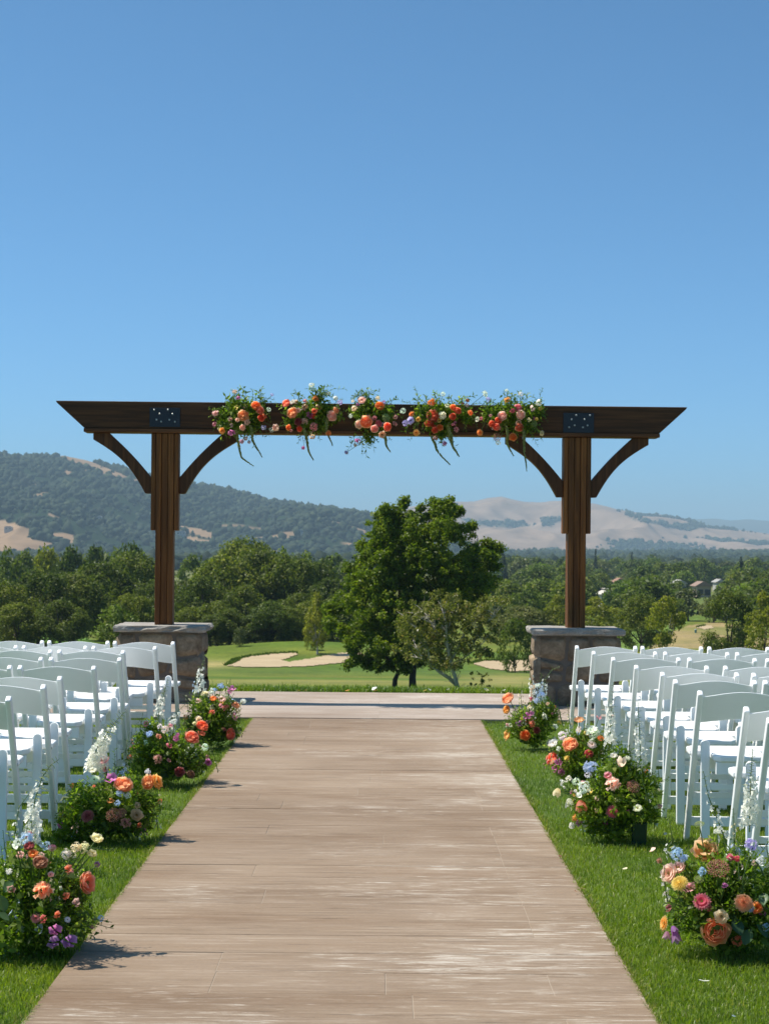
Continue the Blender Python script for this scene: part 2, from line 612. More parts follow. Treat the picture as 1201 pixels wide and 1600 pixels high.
def _ico():
    bm = bmesh.new(); bmesh.ops.create_icosphere(bm, subdivisions=1, radius=1)
    v = np.array([tuple(q.co) for q in bm.verts]); f = np.array([[q.index for q in p.verts] for p in bm.faces]); bm.free()
    bm = bmesh.new(); bmesh.ops.create_icosphere(bm, subdivisions=2, radius=1)
    v2 = np.array([tuple(q.co) for q in bm.verts]); f2 = np.array([[q.index for q in p.verts] for p in bm.faces]); bm.free()
    return (v, f), (v2, f2)
ICO1, ICO2 = _ico()

def blobs(name, pos, size, seed, ico=ICO1, mat=None, jit=0.28, tall=0.9):
    """many crowns too far away to pick apart: one mass"""
    rng = np.random.default_rng(seed)
    bv, bf = ico
    n, k = len(pos), len(bv)
    r = size[:, None, None] * (1 + rng.normal(0, jit, (n, k, 1)))
    V = bv[None] * r
    V[..., 2] *= tall * rng.uniform(.75, 1.35, (n, 1))
    V += pos[:, None, :]
    V[..., 2] += (size * 0.75)[:, None]
    Fc = (bf[None] + (np.arange(n) * k)[:, None, None]).reshape(-1, 3)
    tone = np.repeat(np.clip(rng.normal(.45, .25, n), 0, 1), k) + rng.normal(0, .08, n * k)
    o = link(name, np_mesh(name, V.reshape(-1, 3), Fc, mat or M_wood, np.clip(tone, 0, 1), smooth=False))
    tag(o, kind='stuff')
    return o

def g_left(P, Q, X, D, S):
    n1 = np_noise(X / 75, D / 130, 31, 4)
    g = np.clip((n1 - 0.60) * 7, 0, 1) * np.clip((S - 0.02) * 10, 0, 1)
    w = np_noise(X / 40, D / 40, 77, 3)
    for poly in ([(85, 712), (105, 711), (135, 718), (165, 730), (200, 744), (196, 752), (168, 743), (140, 733), (112, 724)],
                 [(95, 732), (115, 738), (118, 745), (100, 741)],
                 [(-200, 800), (0, 812), (42, 824), (60, 836), (36, 840), (0, 836), (-200, 834)],
                 [(-200, 832), (0, 834), (50, 842), (82, 850), (60, 862), (-200, 866)],
                 [(76, 833), (110, 835), (127, 845), (118, 850), (84, 843)],
                 [(275, 820), (310, 826), (345, 838), (330, 842), (290, 832)],
                 [(205, 749), (240, 752), (240, 760), (210, 757)],
                 [(290, 838), (340, 846), (330, 852), (295, 848)],
                 [(44, 762), (54, 755), (61, 759), (50, 768)], [(76, 801), (93, 806), (92, 810), (78, 807)]):
        g = np.maximum(g, np.where(in_poly(P + w * 4, Q + w * 3, poly), 0.95, 0))
    far = np_noise(X / 120, D / 60, 91, 3)
    g = np.maximum(g, np.clip((far - 0.30) * 6, 0, 1) * ((P > 330) & (P < 570) & (Q > 815)) * 0.9)
    return g
profL = [(-900, 760), (-500, 700), (-250, 696), (-90, 700), (0, 709), (40, 714), (75, 716), (100, 712), (130, 718), (150, 723), (180, 731), (215, 742), (250, 750), (300, 758),
         (350, 766), (400, 778), (420, 785), (450, 789), (480, 793), (510, 796), (540, 800), (570, 806), (600, 812), (640, 824), (700, 845), (760, 866), (2000, 866)]
HL = hill('left_hill', profL, 1900, 3300, 3, 34, g_left)

def g_right(P, Q, X, D, S):
    n1 = np_noise(X / 420, D / 330, 57, 4)
    n2 = np_noise(X / 130, D / 260, 58, 3)
    low = np.clip((Q - 824) / 26, 0, 1)
    wood = np.clip((n1 * 0.9 + n2 * 0.5 - 0.46 + low * 0.5) * 6, 0, 1)
    wood *= np.clip((Q - 786) / 10, 0.0, 1)
    w = np_noise(X / 150, D / 150, 66, 3)
    for poly in ([(720, 812), (760, 815), (800, 812), (830, 818), (790, 824), (740, 822)], [(838, 808), (868, 806), (880, 812), (850, 824)],
                 [(980, 806), (1010, 812), (1050, 822), (1095, 828), (1080, 832), (1030, 822), (985, 810)],
                 [(1055, 822), (1080, 814), (1100, 824), (1080, 830)]):
        wood = np.maximum(wood, np.where(in_poly(P + w * 8, Q + w * 4, poly), 0.95, 0))
    for poly in ([(1020, 836), (1060, 838), (1105, 848), (1090, 850), (1040, 843)], [(940, 826), (1000, 830), (1030, 838), (960, 834)], [(1130, 838), (1201, 840), (1240, 850), (1150, 846)], [(820, 842), (880, 842), (884, 848), (830, 849)]):
        wood = np.where(in_poly(P + w * 8, Q + w * 3, poly), 0.05, wood)
    return np.clip(1 - wood * .85, 0, 1)
profR = [(300, 866), (420, 830), (500, 812), (560, 805), (600, 800), (640, 792), (700, 784), (740, 783.5), (762, 778), (782, 775.5), (800, 780), (818, 784), (845, 785), (862, 782.5), (900, 783), (930, 787), (960, 795),
         (1000, 802), (1040, 805), (1060, 808), (1085, 815), (1105, 823), (1140, 826), (1201, 834), (1300, 846), (1500, 860), (2000, 868)]
HR = hill('golden_hill', profR, 4600, 7000, 8, 90, g_right, step=3.0, nrow=120)
profF = [(300, 870), (820, 850), (900, 835), (1000, 820), (1060, 813), (1090, 811), (1115, 810), (1140, 813), (1165, 811), (1201, 814), (1300, 806), (1500, 812), (1900, 840)]
hill('far_ridge', profF, 9500, 12500, 14, 60, lambda P, Q, X, D, S: 0.12 + 0 * P, step=5.0, nrow=40)

rng = np.random.default_rng(12)
def scatter_on(H, n, lo, hi, seed, size, name, pmin=-250, pmax=1350, bias=1.0):
    X, D, Z, g, P, Q, S = H
    rng = np.random.default_rng(seed)
    pr = ((1 - g) ** 2 * (P > pmin) * (P < pmax) * (S <= 1.0) * (S > 0.0)).ravel()
    pr *= (D.ravel()) * bias * np.clip(.25 + 1.6 * (np_noise(X.ravel() / 60, D.ravel() / 60, seed + 3, 3) + .35), .12, 2)
    k = rng.choice(pr.size, n, p=pr / pr.sum())
    st = abs(X[0, 1] - X[0, 0])
    pos = np.stack([X.ravel()[k] + rng.uniform(-.5, .5, n) * st, D.ravel()[k] + rng.uniform(-3, 3, n), Z.ravel()[k] - 1.0], -1)
    blobs(name, pos, size[0] * np.exp(rng.random(n) ** 1.6 * math.log(size[1] / size[0])), seed)
scatter_on(HL, 30000, 0, 1, 41, (1.7, 6.5), 'hillside_oak_woods')
scatter_on(HR, 5200, 0, 1, 42, (3.0, 8.0), 'foothill_woods', 500, 1350)

# wooded valley floor between the golf course and the hills
n = 9000
d = np.concatenate([rng.uniform(1000, 2600, 5200), rng.uniform(2600, 5200, 3800)])
t_ = rng.uniform(-0.30, 0.30, n)
keep = np_noise(t_ * d / 160, d / 190, 8, 3) > -0.30
keep &= ~((t_ < 0.0) & (d > 2300))
d, t_ = d[keep], t_[keep]
pos = np.stack([t_ * d, d, terr_np(t_ * d, d) - 0.5], -1)
near = d < 1700
blobs('valley_woods', pos[near], rng.uniform(3.0, 5.6, near.sum()), 5, ICO2, None, 0.2)
blobs('valley_woods', pos[~near], rng.uniform(3.5, 6.5, (~near).sum()), 6, ICO1, None, 0.25)

# ================================================================== AISLE AND PATIO
def mat_stamped(name, base, dark, pale, palest, worn):
    n = NT(name)
    f1 = n.noise(n.world((2.2, 46, 1)), 1.0, 10, 0.72, 0.9)            # the grain pressed into the boards
    f2 = n.noise(n.world((0.8, 3.3, 1)), 1.0, 5, 0.6, 0.3)             # board sized colour drift
    f3 = n.noise(n.world((3.4, 30, 1)), 1.0, 10, 0.76, 1.4)             # rubbed streaks
    f4 = n.noise(n.world((0.85, 1.2, 1)), 1.0, 5, 0.6)                 # where traffic has worn the stain
    f5 = n.noise(n.world((0.5, 0.55, 1)), 1.0, 4, 0.55)
    fine = n.noise(n.world((45, 260, 1)), 1.0, 4, 0.65)
    c = n.ramp(f1, [(0.32, dark), (0.44, base), (0.54, base), (0.66, pale)])
    c = n.mix(1.0, c, n.ramp(f2, [(0.3, (0.84, 0.78, 0.72)), (0.5, (1.0, 1.0, 1.0)), (0.7, (1.12, 1.15, 1.20))]), 'MULTIPLY')
    c = n.mix(1.0, c, n.ramp(f5, [(0.35, (0.84, 0.81, 0.78)), (0.65, (1.12, 1.14, 1.17))]), 'MULTIPLY')
    c = n.mix(1.0, c, n.ramp(n.rnd(), [(0, (0.93, 0.915, 0.90)), (1, (1.07, 1.07, 1.07))]), 'MULTIPLY')
    sx = n.n('ShaderNodeSeparateXYZ')
    g = n.n('ShaderNodeNewGeometry')
    n.l(g.outputs['Position'], sx.inputs[0])
    side = n.mapr(sx.outputs[0], -0.5, 0.7, -0.035, 0.03)
    th = n.math('ADD', n.math('ADD', n.math('MULTIPLY', n.math('SUBTRACT', f4, 0.5), 0.55), f3), side)
    c = n.mix(n.mapr(th, worn - 0.05, worn + 0.03, 0.0, 0.30), c, pale)
    c = n.mix(n.mapr(th, worn + 0.02, worn + 0.12, 0.0, 0.75), c, palest)
    dk = n.mapr(n.noise(n.world((1.3, 22, 1)), 1.3, 8, 0.72, 1.0), 0.60, 0.72, 0.0, 0.6)
    c = n.mix(dk, c, tuple(x * 0.6 for x in dark))
    c = n.mix(1.0, c, n.ramp(fine, [(0.25, (0.82, 0.81, 0.80)), (0.75, (1.16, 1.16, 1.17))]), 'MULTIPLY')
    n.color(c)
    n.rough(n.mapr(f3, 0.4, 0.7, 0.65, 0.9))
    n.b.inputs['Specular IOR Level'].default_value = 0.3
    h = n.math('ADD', n.math('MULTIPLY', f1, 0.7), n.math('MULTIPLY', fine, 0.3))
    n.bump(h, 0.7, 0.006)
    return n.mat
M_stamp = mat_stamped('stamped_concrete', (0.262, 0.188, 0.126), (0.112, 0.078, 0.052), (0.38, 0.302, 0.23), (0.57, 0.51, 0.44), 0.560)
M_patio = mat_stamped('pale_stamped_concrete', (0.36, 0.29, 0.235), (0.23, 0.18, 0.145), (0.46, 0.39, 0.33), (0.60, 0.54, 0.47), 0.56)
M_joint = mat_plain('joint_mortar', (0.34, 0.275, 0.215), 0.9)

AX0, AX1, AY0, AY1 = -1.067, 0.862, -4.32, 15.68
bx = at(39, 1600, 1).x
def slab_field(name, x0, x1, y0, y1, pitch, first, joints, seams, mat, seed, ztop=0.0):
    rng = random.Random(seed)
    b = MB()
    b.box(x0 + 0.004, x1 - 0.004, y0 + 0.004, y1 - 0.004, -0.14, ztop - 0.045)
    cutsy = [y0 + .004] + [j for j in joints if y0 + .05 < j < y1 - .05] + [y1 - .004]
    for a, c in zip(cutsy[:-1], cutsy[1:]):
        b.box(x0 + 0.004, x1 - 0.004, a + .005, c - .005, ztop - .046, ztop - .0016)
    root = tag(b.build(name, M_joint), kind='structure')
    y = first
    row = 0
    while y < y1 - 0.02:
        ya, yb = max(y, y0), min(y + pitch, y1)
        if yb - ya > 0.03:
            cuts = [x0]
            for s in seams:
                if rng.random() < s[1]:
                    cuts.append(s[0] + rng.uniform(-.012, .012))
            if rng.random() < 0.45:
                q = rng.uniform(x0 + 0.35, x1 - 0.5)
                if all(abs(q - c) > 0.3 for c in cuts):
                    cuts.append(q)
            cuts.append(x1)
            cuts.sort()
            ga = 0.0052 if any(abs(ya - j) < 0.02 for j in joints) else 0.0004
            gb = 0.0052 if any(abs(yb - j) < 0.02 for j in joints) else 0.0004
            for a, c in zip(cuts[:-1], cuts[1:]):
                m = MB()
                dz = rng.uniform(-.0007, .0007)
                e0 = 0.0 if a == x0 else 0.0013
                e1 = 0.0 if c == x1 else 0.0013
                X0, X1, Y0, Y1 = a + e0, c - e1, ya + ga, yb - gb
                t, q = ztop + dz, 0.0008
                m.add([(X0, Y0, t - q), (X1, Y0, t - q), (X1, Y1, t - q), (X0, Y1, t - q),
                       (X0 + q, Y0 + q, t), (X1 - q, Y0 + q, t), (X1 - q, Y1 - q, t), (X0 + q, Y1 - q, t),
                       (X0, Y0, t - .012), (X1, Y0, t - .012), (X1, Y1, t - .012), (X0, Y1, t - .012)],
                      [(4, 5, 6, 7), (0, 1, 5, 4), (1, 2, 6, 5), (2, 3, 7, 6), (3, 0, 4, 7), (8, 9, 1, 0), (9, 10, 2, 1), (10, 11, 3, 2), (11, 8, 0, 3)])
                m.build('plank', mat, root)
        y += pitch
        row += 1
    return root
JO = [4.78 + 1.82 * k for k in range(-5, 7)]
slab_field('aisle', AX0, AX1, AY0, AY1, 1.82 / 6, 4.78 - 1.82 * 5, JO, [(0.585, 0.7), (-0.55, 0.2), (0.02, 0.2)], M_stamp, 4)
slab_field('patio', -3.9, 3.9, AY1 + 0.006, 18.5, 0.352, AY1 + 0.006, [AY1 + 0.006 + .352 * 4, ], [(0.0, 0.95), (1.9, 0.6), (-1.9, 0.6)], M_patio, 9, 0.004)

# ------------------------------------------------------------------ lawn grass
M_grass = None
def mat_grass():
    n = NT('lawn_blades')
    t = n.attr('tone')
    p = n.noise(n.world((1.3, 1.3, 1.3)), 1.0, 4, 0.6)
    q = n.noise(n.world((5, 5, 5)), 1.0, 3, 0.6)
    c = n.ramp(t, [(0.0, (0.070, 0.115, 0.010)), (0.45, (0.155, 0.225, 0.018)), (0.85, (0.25, 0.31, 0.036)), (0.93, (0.20, 0.22, 0.06)), (1.0, (0.36, 0.31, 0.13))])
    c = n.mix(n.mapr(p, 0.5, 0.66, 0.0, 0.6), c, (0.24, 0.29, 0.030))
    big = n.noise(n.world((0.7, 0.5, 1)), 1.0, 4, 0.6)
    c = n.mix(n.mapr(big, 0.50, 0.62, 0.0, 0.6), c, (0.055, 0.125, 0.030))
    c = n.mix(n.mapr(q, 0.55, 0.72, 0.0, 0.45), c, (0.075, 0.145, 0.020))
    n.color(c)
    n.rough(0.42)
    n.b.inputs['Specular IOR Level'].default_value = 0.4
    n.thin(n.mix(1.0, c, (1.6, 1.8, 0.5), 'MULTIPLY'), 0.4)
    return n.mat
M_grass = mat_grass()

def blades(name, pts, seed, hmin, hmax, wd, z0=-0.024, dry=0.06):
    rng = np.random.default_rng(seed)
    n = len(pts)
    an = rng.uniform(0, 2 * PI, n)
    lean = rng.uniform(0.1, 0.9, n)
    la = rng.uniform(0, 2 * PI, n)
    h = rng.uniform(hmin, hmax, n)
    w_ = wd * rng.uniform(.7, 1.3, n)
    dx, dy = np.cos(an) * w_, np.sin(an) * w_
    lx, ly = np.cos(la) * lean * h, np.sin(la) * lean * h
    x, y = pts[:, 0], pts[:, 1]
    z = np.full(n, z0) if np.isscalar(z0) else z0
    V = np.stack([
        np.stack([x - dx, y - dy, z], -1), np.stack([x + dx, y + dy, z], -1),
        np.stack([x + dx * .8 + lx * .35, y + dy * .8 + ly * .35, z + h * .6], -1), np.stack([x - dx * .8 + lx * .35, y - dy * .8 + ly * .35, z + h * .6], -1),
        np.stack([x + lx, y + ly, z + h * (1 - lean * .35)], -1)], 1)
    b = (np.arange(n) * 5)[:, None]
    F = np.concatenate([b + np.array([[0, 1, 2]]), b + np.array([[0, 2, 3]]), b + np.array([[3, 2, 4]])], 0)
    tone = np.clip(rng.beta(2.2, 2.6, n) + np.where(rng.random(n) < dry, .55, 0), 0, 1)
    o = link(name, np_mesh(name, V.reshape(-1, 3), F, M_grass, np.repeat(tone, 5)))
    tag(o, kind='stuff')
    return o

def lawn(side, seed):
    rng = np.random.default_rng(seed)
    P = []
    def zone(x0f, x1f, y0, y1, dens):
        n = int((y1 - y0) * 2.5 * dens * 2)
        y = rng.uniform(y0, y1, n)
        x = rng.uniform(0, 6, n)
        k = (x > x0f(y)) & (x < x1f(y))
        area_n = int(dens * np.mean(np.clip(x1f(y) - x0f(y), 0, 6)) * (y1 - y0))
        y, x = y[k][:area_n], x[k][:area_n]
        P.append(np.stack([x * side, y], -1))
    ed = 1.067 if side < 0 else 0.862
    e = lambda y: 0 * y + ed - 0.012
    fr = lambda y: 0.235 * y + 0.25
    for y0, y1, dn in ((4.9, 7.5, 22000), (7.5, 10, 13000), (10, 13, 6000), (13, 15.7, 4000)):
        yy = y0
        while yy < y1:                                   # short bands keep the sampling even
            zone(e, fr, yy, min(yy + .5, y1), dn)
            yy += .5
    far = rng.uniform(0, 1, (30000, 2))
    yy = 3 + far[:, 1] * 12.6
    xx = fr(yy) + far[:, 0] * 3.0
    P.append(np.stack([xx * side, yy], -1))
    p = np.concatenate(P)
    ey = rng.uniform(4.6, 15.6, 9000)
    ey = ey[np_noise(ey * 3.1, ey * 0 + side, 4, 4) > -.15 - .4 * rng.random(len(ey))]
    edge = np.stack([side * (ed - 0.006 + np.abs(rng.normal(0, .016, len(ey)))), ey], -1)
    blades('lawn_grass', p, seed + 1, 0.016, 0.036, 0.0013)
    blades('lawn_grass', edge, seed + 2, 0.024, 0.052, 0.0016, dry=.45)
lawn(-1, 31)
lawn(1, 47)
rng = np.random.default_rng(3)
rp = np.stack([rng.uniform(-4.2, 4.2, 16000), 18.52 + np.abs(rng.normal(0, .28, 16000))], -1)
blades('lawn_grass', rp, 6, 0.05, 0.105, 0.004, terr_np(rp[:, 0], rp[:, 1]))

# ================================================================== STONE PIERS
def mat_stone():
    n = NT('field_stone')
    v = n.coord('Object')
    f = n.noise(v, 7, 8, 0.65, 0.4)
    g = n.noise(v, 40, 5, 0.6)
    c = n.ramp(f, [(0.28, (0.10, 0.070, 0.042)), (0.45, (0.185, 0.142, 0.096)), (0.6, (0.26, 0.205, 0.145)), (0.78, (0.36, 0.30, 0.23))])
    r = n.rnd()
    c = n.mix(1.0, c, n.ramp(r, [(0, (0.85, 0.80, 0.76)), (0.4, (1.2, 1.12, 1.04)), (0.75, (1.10, 1.08, 1.04)), (1, (1.6, 1.42, 1.22))]), 'MULTIPLY')
    c = n.mix(1.0, c, n.ramp(g, [(0.3, (0.8, 0.8, 0.8)), (0.7, (1.18, 1.18, 1.18))]), 'MULTIPLY')
    n.color(c)
    n.rough(0.88)
    n.bump(n.math('ADD', f, n.math('MULTIPLY', g, 0.4)), 0.8, 0.02)
    return n.mat
def mat_cap():
    n = NT('cap_slab_stone')
    v = n.coord('Object')
    f = n.noise(v, 5, 8, 0.65)
    g = n.noise(v, 60, 4, 0.6)
    c = n.ramp(f, [(0.3, (0.22, 0.195, 0.165)), (0.55, (0.33, 0.30, 0.265)), (0.75, (0.42, 0.39, 0.35))])
    n.color(n.mix(1.0, c, n.ramp(g, [(0.3, (0.8, 0.8, 0.8)), (0.7, (1.15, 1.15, 1.15))]), 'MULTIPLY'))
    n.rough(0.85)
    n.bump(n.math('ADD', f, n.math('MULTIPLY', g, 0.5)), 0.6, 0.015)
    return n.mat
M_stone, M_cap = mat_stone(), mat_cap()
M_mortar = mat_plain('pier_mortar', (0.15, 0.13, 0.11), 0.95, var=0.2)

def stone_mb(corners, origin, ux, uz, nrm, rng, n=7):
    """one rounded field stone laid on a wall face; corners are (a, b) on the face"""
    b = MB()
    seed = rng.uniform(0, 99)
    verts, faces = [], []
    bulge = rng.uniform(.008, .026)
    for j in range(n):
        for i in range(n):
            u, v = i / (n - 1), j / (n - 1)
            a0 = [corners[0][k] * (1 - u) + corners[1][k] * u for k in (0, 1)]
            a1 = [corners[3][k] * (1 - u) + corners[2][k] * u for k in (0, 1)]
            p = [a0[k] * (1 - v) + a1[k] * v for k in (0, 1)]
            c = [(corners[0][k] + corners[1][k] + corners[2][k] + corners[3][k]) / 4 for k in (0, 1)]
            U, V = abs(2 * u - 1), abs(2 * v - 1)
            rr = (U ** 5 + V ** 5)
            pull = 1 - 0.10 * max(0, rr - 1)
            p = [c[k] + (p[k] - c[k]) * pull for k in (0, 1)]
            e = max(0.0, 1 - U ** 6) ** 0.5 * max(0.0, 1 - V ** 6) ** 0.5
            d = -0.028 + (bulge + .028) * e + 0.016 * fbm(p[0] * 9 + seed, p[1] * 9, seed) * e
            wob = 0.008 * fbm(p[0] * 14 + seed, p[1] * 14, 3)
            verts.append(origin + ux * (p[0] + wob) + uz * (p[1] + wob) + nrm * d)
    for j in range(n - 1):
        for i in range(n - 1):
            faces.append((j * n + i, j * n + i + 1, (j + 1) * n + i + 1, (j + 1) * n + i))
    b.add(verts, faces)
    return b

PW, PD, PH = 0.375, 0.335, 0.655            # half width, half depth, height of the pier body
def pier(X, Y, seed, label, rough_edge):
    rng = random.Random(seed)
    t = thing('stone_pier', label, 'stone pier', (X, Y, 0), 0.0, 'stone piers under the arbor posts')
    b = MB(); b.box(-PW + .02, PW - .02, -PD + .02, PD - .02, -0.1, PH - 0.002)
    b.build('mortar_core', M_mortar, t)
    for face in range(4):
        hw = PW if face in (0, 2) else PD
        if face == 0: o, ux, nr = Vector((-PW, -PD, 0)), Vector((1, 0, 0)), Vector((0, -1, 0))
        if face == 1: o, ux, nr = Vector((PW, -PD, 0)), Vector((0, 1, 0)), Vector((1, 0, 0))
        if face == 2: o, ux, nr = Vector((PW, PD, 0)), Vector((-1, 0, 0)), Vector((0, 1, 0))
        if face == 3: o, ux, nr = Vector((-PW, PD, 0)), Vector((0, -1, 0)), Vector((-1, 0, 0))
        W = 2 * hw
        zs = [-0.02]
        for h in rng.choice([[.24, .2, .22], [.21, .25, .2], [.26, .18, .22]]):
            zs.append(zs[-1] + h)
        zs[-1] = PH - 0.006
        lines = []
        for i, z in enumerate(zs):                        # wavy bed joints
            am = 0.0 if i in (0, len(zs) - 1) else 0.028
            ph = rng.uniform(0, 9)
            lines.append(lambda a, z=z, am=am, ph=ph: z + am * math.sin(a * 11 + ph))
        for lo, hi in zip(lines[:-1], lines[1:]):
            xs = [0.0]
            while xs[-1] < W - 0.2:
                xs.append(xs[-1] + rng.uniform(.16, .33))
            if W - xs[-1] < 0.1: xs.pop()
            xs.append(W)
            tops = [x + (rng.uniform(-.04, .04) if 0 < x < W else 0) for x in xs]
            j = 0.006
            for i in range(len(xs) - 1):
                e0 = -0.012 if i == 0 else j
                e1 = -0.012 if i == len(xs) - 2 else j
                a, c, a2, c2 = xs[i] + e0, xs[i + 1] - e1, tops[i] + e0, tops[i + 1] - e1
                hgt = hi((a + c) / 2) - lo((a + c) / 2)
                if hgt > 0.2 and rng.random() < 0.35 and c - a < .26:         # two small stones one above the other
                    m = rng.uniform(.4, .6)
                    l0, l1 = lo(a) + j, lo(c) + j
                    h0, h1 = hi(a2) - j, hi(c2) - j
                    m0, m1 = l0 + (h0 - l0) * m, l1 + (h1 - l1) * (m + rng.uniform(-.1, .1))
                    for q in ([(a, l0), (c, l1), ((c + c2) / 2, m1 - j), ((a + a2) / 2, m0 - j)], [((a + a2) / 2, m0 + j), ((c + c2) / 2, m1 + j), (c2, h1), (a2, h0)]):
                        stone_mb(q, o, ux, Vector((0, 0, 1)), nr, rng).build('stone', M_stone, t, smooth=True)
                else:
                    q = [(a, lo(a) + j), (c, lo(c) + j), (c2, hi(c2) - j), (a2, hi(a2) - j)]
                    stone_mb(q, o, ux, Vector((0, 0, 1)), nr, rng).build('stone', M_stone, t, smooth=True)
    # rough cut cap slab
    n, m = 64, 5
    b = MB()
    verts, faces = [], []
    cw, cd, z0, z1 = 0.425, 0.395, PH, 0.712
    ring = []
    for k in range(n):
        q = k / n * 4
        s, f = int(q), q - int(q)
        p = [(-cw + 2 * cw * f, -cd), (cw, -cd + 2 * cd * f), (cw - 2 * cw * f, cd), (-cw, cd - 2 * cd * f)][s]
        ring.append(Vector((p[0], p[1], 0)))
    for j in range(m):
        v = j / (m - 1)
        for k, p in enumerate(ring):
            d = p.normalized()
            off = -0.010 * abs(2 * v - 1) ** 3 + rough_edge * fbm(p.x * 13, p.y * 13 + seed, v * 2.2) * (1 if 0 < j < m - 1 else .5)
            verts.append((p.x + d.x * off, p.y + d.y * off, z0 + (z1 - z0) * v + 0.004 * fbm(p.x * 6, p.y * 6, v + seed)))
    for j in range(m - 1):
        for k in range(n):
            faces.append((j * n + k, j * n + (k + 1) % n, (j + 1) * n + (k + 1) % n, (j + 1) * n + k))
    verts.append((0, 0, z1)); verts.append((0, 0, z0))
    for k in range(n):
        faces.append(((m - 1) * n + k, (m - 1) * n + (k + 1) % n, n * m))
        faces.append(((k + 1) % n, k, n * m + 1))
    b.add(verts, faces)
    b.build('cap_stone', M_cap, t, bevel=0)
    return t
AY = 17.42
PXL, PXR = at(249, 985, 17.05).x, at(904, 985, 17.05).x
pier(PXL, AY, 5, 'square stone pier with a chipped slab cap behind the left chairs', 0.030)
pier(PXR, AY, 8, 'square stone pier with a smooth slab cap beside the right chairs', 0.012)

# ================================================================== WOODEN ARBOR
M_beam = mat_wood('dark_stained_beam', 0, (0.095, 0.040, 0.017), (0.165, 0.072, 0.030))
M_post = mat_wood('brown_stained_post', 2, (0.155, 0.060, 0.017), (0.27, 0.112, 0.032))
M_brace = mat_wood('brown_stained_brace', 2, (0.105, 0.044, 0.018), (0.165, 0.074, 0.032))
M_steel = mat_plain('black_powder_coated_steel', (0.012, 0.016, 0.026), 0.5, var=0.2)
M_bolt = mat_plain('zinc_bolt', (0.55, 0.55, 0.52), 0.35, metal=0.7)

ac = Vector(((at(261, 800, AY).x + at(900, 800, AY).x) / 2, AY, 0))
arbor = thing('wooden_arbor', 'dark wooden arbor of one long beam on two braced posts', 'arbor', ac, 0.025)
def L(px, py):
    p = at(px, py, AY)
    return (p.x - ac.x, p.z)
def avg2(a, b):
    return (L(*a)[1] + L(*b)[1]) / 2
zt = avg2((92, 627), (1072, 638)); zb = avg2((137, 669.5), (1027, 679)); zs = avg2((137, 676), (1027, 685))
xl, xr, bl, br = L(92, 627)[0], L(1072, 638)[0], L(136, 670)[0], L(1028, 680)[0]
b = MB(); b.prism([(xl, zt), (xl + .012, zt - .02), (bl, zb), (br, zb), (xr - .012, zt - .02), (xr, zt)], -0.11, 0.11)
beam = b.build('beam', M_beam, arbor, bevel=0.006)
b = MB(); b.prism([(bl - .004, zb - .001), (bl - .004, zs), (br + .004, zs), (br + .004, zb - .001)], -0.125, 0.125)
b.build('beam_sill_board', M_beam, arbor, bevel=0.006)
zcap = 0.708
for k, cx_px in enumerate((259.4, 900.2)):
    cx = L(cx_px, 800)[0]
    s = AY / FPX
    root = None
    hw = 14.0 * s
    # three boards side by side, the middle one set back
    e = [-hw, -hw + 8.5 * s, hw - 9.0 * s, hw]
    for i in range(3):
        b = MB()
        yf = -0.098 if i != 1 else -0.082
        b.box(cx + e[i] + 0.0012, cx + e[i + 1] - 0.0012, yf, -yf, zcap, zs - 0.002)
        b.build('post_board', M_post, arbor, bevel=0.006)
    zp = L(cx_px, 829 if k == 0 else 834)[1]
    for sd in (-1, 1):
        b = MB()
        x0, x1 = (cx - hw - 7.3 * s, cx - hw - 0.002) if sd < 0 else (cx + hw + 0.002, cx + hw + 7.3 * s)
        b.box(x0, x1, -0.092, 0.092, zp, zs - 0.002)
        b.build('side_board', M_post, arbor, bevel=0.009)
        # curved knee brace
        xe = hw + 7.3 * s + 0.002
        z_top = zs - 0.002
        inner, outer = [], []
        N = 14
        for q in range(N + 1):
            f = q / N
            # outer edge sweeps from the beam to the foot in a hollow curve
            ox = (xe + 90 * s) * (1 - f) + (xe + 9 * s) * f
            oz = z_top - 0.004 - (10 * s) * (1 - f) - (93 * s) * f
            hol = math.sin(f * PI) * 10 * s
            outer.append((ox - hol * 0.72, oz + hol * 0.69))
            ix = (xe + 66 * s) * (1 - f) + xe * f
            iz = z_top - (69 * s) * f
            bow = math.sin(f * PI) * 2.2 * s
            inner.append((ix - bow * .7, iz + bow * .7))
        poly = [(xe + 90 * s, z_top)] + outer + [(xe, z_top - 93 * s - 0.004)] + inner[::-1]
        poly = [(cx + sd * x, z) for x, z in poly]
        b = MB(); b.prism(poly, -0.055, 0.055)
        b.build('knee_brace', M_brace, arbor, bevel=0.004)
    # steel plate with its bolts
    px0, px1, py0, py1 = ((237, 284, 639, 669) if k == 0 else (878, 925.5, 646, 677))
    p0, p1 = L(px0, py0), L(px1, py1)
    b = MB(); b.box(p0[0], p1[0], -0.119, -0.1105, p1[1], p0[1])
    pl = b.build('steel_plate', M_steel, arbor, bevel=0.002)
    for (qx, qy) in ((.15, .06), (.60, .06), (.33, .29), (.75, .30), (.23, .63), (.65, .63), (.38, .74), (.83, .74)):
        if k == 1: qx = 1 - qx + .02
        bxp, bz = p0[0] + (p1[0] - p0[0]) * qx, p0[1] + (p1[1] - p0[1]) * (qy * .9 + .06)
        b = MB()
        b.tube([(bxp, -0.1185, bz), (bxp, -0.126, bz), (bxp, -0.131, bz)], [0.009, 0.009, 0.005], 8)
        b.build('bolt', M_bolt, pl)

